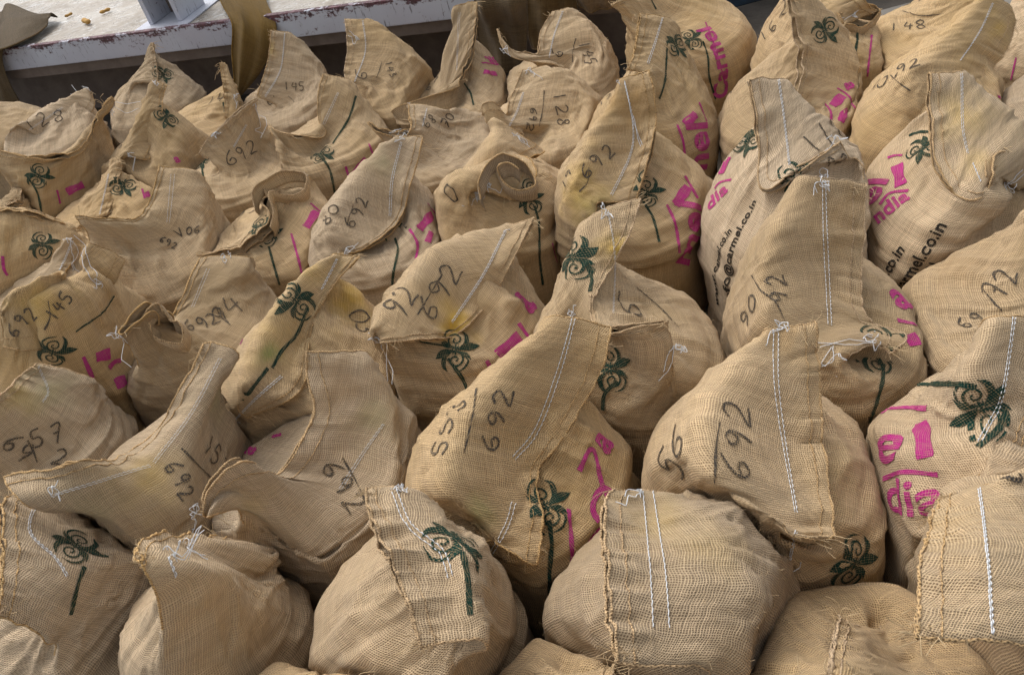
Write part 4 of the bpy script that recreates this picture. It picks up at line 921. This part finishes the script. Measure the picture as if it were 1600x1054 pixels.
    mesh_obj('hem', hv, hf, [M_HEM], root, None, True, C, hv[:, :2]*1.0+hv[:, 2:]*.7)
    for threads, trad in STI:
        if threads: v, f = tubes(threads, trad, 5); mesh_obj('stitching', v, f, [M_WHITE], root, None, True, C)
    for loose, lrad in LOOSE: v, f = tubes(loose, lrad, 4); mesh_obj('loose_thread', v, f, [M_WHITE], root, None, True, C)
    for pts, wd, dv in S.get('curl', []):            # rolled lip of the mouth
        K = resample(line3(pts, C[1]), np.linspace(0, 1, 70)); K = K+resample(rng.standard_normal((14, 3))*.0055, np.linspace(0, 1, 70)); dv = np.array(dv, float); T = norm(np.gradient(K, axis=0)); m = 9
        nn_ = norm(np.cross(T, dv)); wv = np.linspace(0, 1, m)
        Xc = K[:, None]+dv[None, None]*wd*wv[None, :, None]+nn_[:, None]*(.004*np.sin(wv*5)[None, :, None]+.004*np.sin(np.arange(70)*.5)[:, None, None]*wv[None, :, None])
        Yc = Xc-nn_[:, None]*.003; n_ = 70; Qc = grid_faces2(n_, m); per = [i*m for i in range(n_)]+[(n_-1)*m+j for j in range(1, m)]+[i*m+m-1 for i in range(n_-2, -1, -1)]+[j for j in range(m-2, 0, -1)]; kq = n_*m
        sd_ = np.array([[per[i], per[(i+1) % len(per)], per[(i+1) % len(per)]+kq, per[i]+kq] for i in range(len(per))])
        uvc = np.stack(np.meshgrid(wv*wd, np.linspace(0, .5, n_)), -1).reshape(-1, 2)
        co = mesh_obj('mouth_lip', np.vstack([Xc.reshape(-1, 3), Yc.reshape(-1, 3)]), np.vstack([Qc, Qc[:, ::-1]+kq, sd_]), [M_J], root, None, True, C, np.vstack([uvc, uvc]))
        v, f = tubes([K-nn_*.0015], [.0026*(1+.2*np.sin(np.arange(70)*1.9))], 6); ho = mesh_obj('hem', v, f, [M_HEM], None, None, True, C, v[:, :2]); ho.parent = co
    # frayed fibres: at the mouth corners and a sparse fuzz all over
    fib, fr = [], []
    for j0 in (0, NTc//2):
        for q in range(26 if near else 14):
            base, nb_ = X[-1-rng.integers(0, 5), (j0+rng.integers(-7, 8)) % NTc], rng.standard_normal(3)
            d = norm(X[-1, j0]-X[-6, j0])+rng.standard_normal(3)*.6; Lf = rng.uniform(.006, .03)
            fib.append(resample([base, base+d*Lf*.5, base+d*Lf*.8+nb_*Lf*.4+np.array([0, 0, -.3*Lf])], np.linspace(0, 1, 6))); fr.append(.0006 if near else .0008)
    m_ = 420 if near else 160
    ri = rng.integers(16, NR, m_); ci = rng.integers(0, NTc, m_)
    for r_, c_ in zip(ri, ci):
        d = norm(N[r_, c_]+rng.standard_normal(3)*.9); Lf = rng.uniform(.004, .012)
        p0 = X[r_, c_]; fib.append(np.array([p0, p0+d*Lf*.6, p0+d*Lf+rng.standard_normal(3)*.002])); fr.append(.00028 if near else .0004)
    v, f = tubes(fib, fr, 3); fo = mesh_obj('frayed_fibres', v, f, [M_FIB], root, None, True, C); fo['kind'] = 'stuff'
    S['top'] = float(X[..., 2].max()); return root
import time
_t = time.time()
for _i, S in enumerate(SACKS):
    build_sack(S, _i)
    z0 = [round(float(p[2]), 2) for p in line3(dflt(S['L0']), S['C'][1])]; z1 = [round(float(p[2]), 2) for p in line3(dflt(S['L1']), S['C'][1])]
    if VERB: print(S['id'], 'C', np.round(S['C'][:2], 2), 'z0', z0, 'z1', z1)
print('sacks', round(time.time()-_t, 1), 's')
# ------------------------------------------------------------------ ground, platform and cloths behind the pile
def thing(name, label, cat, loc, group=None):
    o = bpy.data.objects.new(name, None); COL.objects.link(o); o.location = loc; o.empty_display_size = .1; o['label'] = label; o['category'] = cat
    if group: o['group'] = group
    return o
g = NT('concrete_ground', .88, .25); tc = g.n('TexCoord').outputs['Object']
c = g.ramp(g.noise(tc, 1.7, 7, .68), [(.3, (.055, .048, .040)), (.52, (.095, .082, .068)), (.75, (.15, .13, .11))])
c = g.mix(g.ramp(g.noise(tc, 38, 4, .6), [(.62, 0.), (.72, .5)]), c, (.20, .17, .13)); g.l(c, g.b.inputs['Base Color'])
bp = g.n('Bump'); bp.inputs['Distance'].default_value = .02; bp.inputs['Strength'].default_value = .5; g.l(g.noise(tc, 14, 6, .7), bp.inputs['Height']); g.l(bp.outputs[0], g.b.inputs['Normal']); M_GND = g.m
gr = mesh_obj('ground', [(-40, -8, 0), (40, -8, 0), (40, 60, 0), (-40, 60, 0)], [(0, 1, 2, 3)], [M_GND], smooth=False); gr['kind'] = 'structure'
g = NT('pale_slab', .85, .3); tc = g.n('TexCoord').outputs['Object']
c = g.ramp(g.noise(tc, 4, 6, .7), [(.3, (.17, .155, .135)), (.7, (.27, .25, .22))]); g.l(c, g.b.inputs['Base Color']); M_SLAB = g.m
PU = np.array([.919, -.394, 0]); PN = np.array([.394, .919, 0]); P0_ = np.array([-.43, 4.06, 0])
def bxm(bm, lo, hi, bev=.004, org=P0_, U=PU, N=PN):
    """box in the platform's frame: along the edge, away from the camera, up"""
    vs = [bm.verts.new(tuple(org+U*x+N*y+np.array([0, 0, z]))) for x in (lo[0], hi[0]) for y in (lo[1], hi[1]) for z in (lo[2], hi[2])]
    fs = [bm.faces.new([vs[i] for i in q]) for q in ((0, 1, 3, 2), (4, 6, 7, 5), (0, 4, 5, 1), (2, 3, 7, 6), (0, 2, 6, 4), (1, 5, 7, 3))]
    es = list({e for f in fs for e in f.edges})
    bmesh.ops.recalc_face_normals(bm, faces=fs)
    if bev: bmesh.ops.bevel(bm, geom=es, offset=bev, segments=2, affect='EDGES', profile=.6)
def bmo(name, bm, mat, parent=None, loc=(0, 0, 0)):
    me = bpy.data.meshes.new(name); bmesh.ops.translate(bm, vec=-Vector(loc), verts=bm.verts); bm.to_mesh(me); bm.free(); me.materials.append(mat)
    o = bpy.data.objects.new(name, me); COL.objects.link(o)
    if parent: o.parent = parent
    return o
# chipped pale paint over maroon primer
g = NT('chipped_paint', .55, .4); geo = g.n('NewGeometry'); tc = g.n('TexCoord').outputs['Object']
spx = g.n('SeparateXYZ'); g.l(tc, spx.inputs[0])
n1 = g.noise(g.map(tc, (7, 7, 26)), 1, 8, .72, .4); n2 = g.noise(g.map(tc, (60, 60, 60)), 1, 5, .7); n3 = g.noise(tc, 2.2, 4, .6)
zt = g.math('MULTIPLY', g.math('SUBTRACT', spx.outputs[2], .545), 3.2, True)
f = g.math('ADD', g.math('ADD', g.math('MULTIPLY', n1, .55), g.math('MULTIPLY', n2, .3)), g.math('MULTIPLY', zt, .75))
paint = g.mix(g.ramp(n3, [(.35, 0.), (.7, .7)]), (.48, .51, .57), (.38, .36, .42))
paint = g.mix(g.ramp(g.noise(g.map(tc, (90, 90, 14)), 1, 4, .7), [(.6, 0.), (.68, .8)]), paint, (.10, .09, .10))
prim = g.mix(g.ramp(n2, [(.4, 0.), (.6, 1.)]), (.17, .05, .07), (.10, .06, .06))
g.l(g.mix(g.ramp(f, [(.50, 0.), (.54, 1.)]), paint, prim), g.b.inputs['Base Color'])
bp = g.n('Bump'); bp.inputs['Distance'].default_value = .004; g.l(g.ramp(f, [(.54, 1.), (.58, 0.)]), bp.inputs['Height']); g.l(bp.outputs[0], g.b.inputs['Normal']); M_PAINT = g.m
g = NT('worn_deck', .38, .5); tc = g.n('TexCoord').outputs['Object']
c = g.ramp(g.noise(tc, 3.1, 7, .7, .5), [(.3, (.20, .165, .125)), (.5, (.33, .285, .23)), (.68, (.46, .43, .38))])
c = g.mix(g.ramp(g.noise(g.map(tc, (14, 30, 1)), 1, 5, .7), [(.55, 0.), (.66, .8)]), c, (.55, .55, .54)); g.l(c, g.b.inputs['Base Color'])
g.l(g.ramp(g.noise(tc, 9, 5, .7), [(.4, .18), (.6, .6)]), g.b.inputs['Roughness'])
bp = g.n('Bump'); bp.inputs['Distance'].default_value = .006; g.l(g.noise(g.map(tc, (22, 50, 20)), 1, 6, .7), bp.inputs['Height']); g.l(bp.outputs[0], g.b.inputs['Normal']); M_DECK = g.m
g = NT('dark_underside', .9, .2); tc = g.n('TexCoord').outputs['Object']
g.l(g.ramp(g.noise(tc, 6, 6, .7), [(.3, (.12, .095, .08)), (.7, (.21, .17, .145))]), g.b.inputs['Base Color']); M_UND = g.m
pl = thing('loading_platform', 'raised platform with chipped pale blue paint over maroon edge behind the sacks', 'platform', tuple(P0_))
bm = bmesh.new(); bxm(bm, (-3.6, 0, .47), (1.4, .035, .60), .006); bmo('edge_beam', bm, M_PAINT, pl, P0_)
bm = bmesh.new(); bxm(bm, (-3.6, .037, .50), (1.4, 2.6, .588), .002); bmo('deck', bm, M_DECK, pl, P0_)
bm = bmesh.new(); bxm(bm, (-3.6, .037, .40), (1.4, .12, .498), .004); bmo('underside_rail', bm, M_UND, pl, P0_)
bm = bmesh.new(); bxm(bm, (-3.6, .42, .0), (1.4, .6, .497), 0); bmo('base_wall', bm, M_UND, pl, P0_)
# upright of two pale flanges with a web and a painted foot strip
def pfr(p): q = at_z(*p, .60)-P0_; return float(q@PU), float(q@PN)
po = thing('platform_post', 'pale blue steel upright with two flanges rising from the platform at the top edge', 'post', tuple(P0_+PU*-1.12+PN*.1+np.array([0, 0, .6])))
bm = bmesh.new(); bxm(bm, (-1.33, .04, .5885), (-.98, .62, .596), .002); bmo('foot_plate', bm, M_PAINT, po, P0_+PU*-1.12+PN*.1+np.array([0, 0, .6]))
for a in (-1.25, -1.06):
    bm = bmesh.new(); bxm(bm, (a-.014, .10, .5965), (a+.014, .34, 2.2), .003); bmo('flange', bm, M_PAINT, po, P0_+PU*-1.12+PN*.1+np.array([0, 0, .6]))
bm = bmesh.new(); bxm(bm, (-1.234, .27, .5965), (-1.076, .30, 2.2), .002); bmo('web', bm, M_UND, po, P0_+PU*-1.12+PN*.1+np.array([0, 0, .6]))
# pods lying on the deck
g = NT('husk', .7, .3); g.l(g.ramp(g.noise(g.n('TexCoord').outputs['Object'], 60, 3), [(.35, (.32, .17, .04)), (.7, (.55, .33, .10))]), g.b.inputs['Base Color']); M_POD = g.m
for k, (px, py, L, lab) in enumerate([(165, 19, .035, 'small brown pod on the platform, farthest from the chipped edge'), (136, 36, .05, 'longest tan pod lying on the platform near the chipped edge'), (108, 25, .028, 'thin brown crumb left of the two pods on the platform'), (232, 1, .03, 'small brown pod on the platform at the very top beside the post')]):
    p = at_z(px, py, .597); bm = bmesh.new(); bmesh.ops.create_icosphere(bm, subdivisions=3, radius=1)
    for v in bm.verts:
        x = v.co.x; v.co.y *= (.33-.1*math.cos(x*5)); v.co.z *= (.3-.08*math.cos(x*5)); v.co.z += .06*x*x; v.co *= L
    a = .5+k*1.7; bmesh.ops.rotate(bm, verts=bm.verts, cent=(0, 0, 0), matrix=Matrix.Rotation(a, 3, 'Z')); bmesh.ops.translate(bm, verts=bm.verts, vec=p+np.array([0, 0, L*.2]))
    o = bmo('seed_pod', bm, M_POD, None, (0, 0, 0)); o.data.polygons.foreach_set('use_smooth', [True]*len(o.data.polygons)); o['label'] = lab; o['category'] = 'seed pod'; o['group'] = 'pods scattered on the platform'
# empty sacks and cloths hanging from the platform
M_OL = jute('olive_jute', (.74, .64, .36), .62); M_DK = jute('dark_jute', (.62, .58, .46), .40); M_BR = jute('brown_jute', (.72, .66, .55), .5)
def drape(name, label, mat, left, right, seed, fold=.012, nf=3, thick=.006):
    """cloth between two edges of (px, py, z): a folded sheet with thickness"""
    rng = np.random.default_rng(seed)
    def pt(p):
        if p[2] >= 0: return at_z(*p)
        d = ray(p[0], p[1]); o_ = P0_+PN*p[2]; return CAM+d*(((o_-CAM)@PN)/(d@PN))      # hanging in a vertical plane in front of the edge
    A = np.array([pt(p) for p in left]); B = np.array([pt(p) for p in right])
    n, m = 60, 44; a = resample(A, np.linspace(0, 1, n)); b = resample(B, np.linspace(0, 1, n)); t = np.linspace(0, 1, m)
    X = a[:, None]*(1-t)[None, :, None]+b[:, None]*t[None, :, None]
    N = norm(np.cross(np.gradient(X, axis=1), np.gradient(X, axis=0))); N *= np.sign((N*(CAM-X)).sum(-1, keepdims=True))
    ph = np.linspace(0, 1, n)[:, None]
    bul = np.sin(np.pi*t)[None]*.03+fold*np.sin(t[None]*np.pi*2*nf+2*np.sin(ph*4)+seed)+lattice_noise(rng, n, m, 6, 6)[:, :]*.006*np.sin(np.pi*t)[None]
    X = X+N*bul[..., None]; Y = X-N*thick
    V = np.vstack([X.reshape(-1, 3), Y.reshape(-1, 3)]); Q = grid_faces2(n, m); per = [i*m for i in range(n)]+[(n-1)*m+j for j in range(1, m)]+[i*m+m-1 for i in range(n-2, -1, -1)]+[j for j in range(m-2, 0, -1)]
    k = n*m; side = np.array([[per[i], per[(i+1) % len(per)], per[(i+1) % len(per)]+k, per[i]+k] for i in range(len(per))])
    uv = np.stack(np.meshgrid(np.linspace(0, np.linalg.norm(B-A, axis=1).mean(), m), np.linspace(0, np.linalg.norm(np.diff(a, axis=0), axis=1).sum(), n)), -1).reshape(-1, 2)
    o = mesh_obj(name, V, np.vstack([Q, Q[:, ::-1]+k, side]), [mat], None, None, True, None, np.vstack([uv, uv])); o['label'] = label; o['category'] = 'empty sack'
    edge = [X[:, 0], X[:, -1], X[-1]]; v, f = tubes([resample(e, np.linspace(0, 1, 90)) for e in edge[:1]], [.004], 6); mesh_obj('hem', v, f, [mat], o, None, True, None, v[:, :2])
    v, f = tubes([resample(edge[2], np.linspace(0, 1, 60))], [.0035], 6); mesh_obj('hem', v, f, [mat], o, None, True, None, v[:, :2])
    return o
def grid_faces2(n, m):
    i, j = np.meshgrid(np.arange(n-1), np.arange(m-1), indexing='ij'); i = i.ravel(); j = j.ravel(); return np.stack([i*m+j, i*m+j+1, (i+1)*m+j+1, (i+1)*m+j], 1)
drape('empty_sack', 'olive stained empty sack hanging over the platform edge to the pile', M_OL, [(325, -40, .64), (346, 4, .63), (362, 34, -.03), (363, 80, -.05), (366, 112, -.07), (370, 146, -.09)], [(405, -40, .64), (415, 0, .63), (430, 42, -.03), (420, 88, -.05), (404, 118, -.07), (380, 147, -.09)], 3, .008, 2)
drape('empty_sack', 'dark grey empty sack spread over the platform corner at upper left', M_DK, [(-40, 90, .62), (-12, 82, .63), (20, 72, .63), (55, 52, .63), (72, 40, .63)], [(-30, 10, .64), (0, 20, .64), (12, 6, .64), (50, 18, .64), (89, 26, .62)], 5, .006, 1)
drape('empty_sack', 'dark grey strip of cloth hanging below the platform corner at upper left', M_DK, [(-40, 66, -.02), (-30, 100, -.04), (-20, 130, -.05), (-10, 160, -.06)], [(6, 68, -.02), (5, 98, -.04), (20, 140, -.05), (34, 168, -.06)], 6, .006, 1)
drape('empty_sack', 'brown empty sack hanging at the top centre behind the 145 sack', M_BR, [(818, -50, .66), (822, -8, -.03), (824, 40, -.05), (832, 76, -.07)], [(905, -50, .66), (902, -8, -.03), (900, 35, -.05), (882, 75, -.07)], 8, .008, 2)
drape('empty_sack', 'darkest brown empty sack at top centre left of its neighbour', M_DK, [(742, -50, .72), (740, 0, .66), (744, 40, .5), (760, 110, .3)], [(826, -50, .72), (822, 0, .66), (824, 40, .5), (822, 110, .3)], 9, .010, 2)
drape('empty_sack', 'brown crumpled empty sack along the top edge at centre right', M_BR, [(890, -40, .62), (895, -10, .58), (905, 12, .5)], [(985, -50, .62), (975, -20, .58), (962, 8, .5)], 11, .010, 2)
bm = bmesh.new(); bxm(bm, (.9, 3.0, .004), (2.6, 3.62, .05), .006, np.zeros(3), np.array([1., 0, 0]), np.array([0, 1., 0])); o = bmo('pavement', bm, M_SLAB); o['kind'] = 'structure'
g = NT('blue_black_wall', .8, .3); g.l(g.ramp(g.noise(g.n('TexCoord').outputs['Object'], 9, 5, .7), [(.4, (.02, .022, .025)), (.7, (.03, .06, .10))]), g.b.inputs['Base Color'])
bm = bmesh.new(); bxm(bm, (.62, 4.22, .0), (3.2, 4.45, .9), .006, np.zeros(3), np.array([1., 0, 0]), np.array([0, 1., 0])); o = bmo('low_wall', bm, g.m); o['label'] = 'dark blue black base of a wall beyond the ground at the top edge'; o['category'] = 'wall'
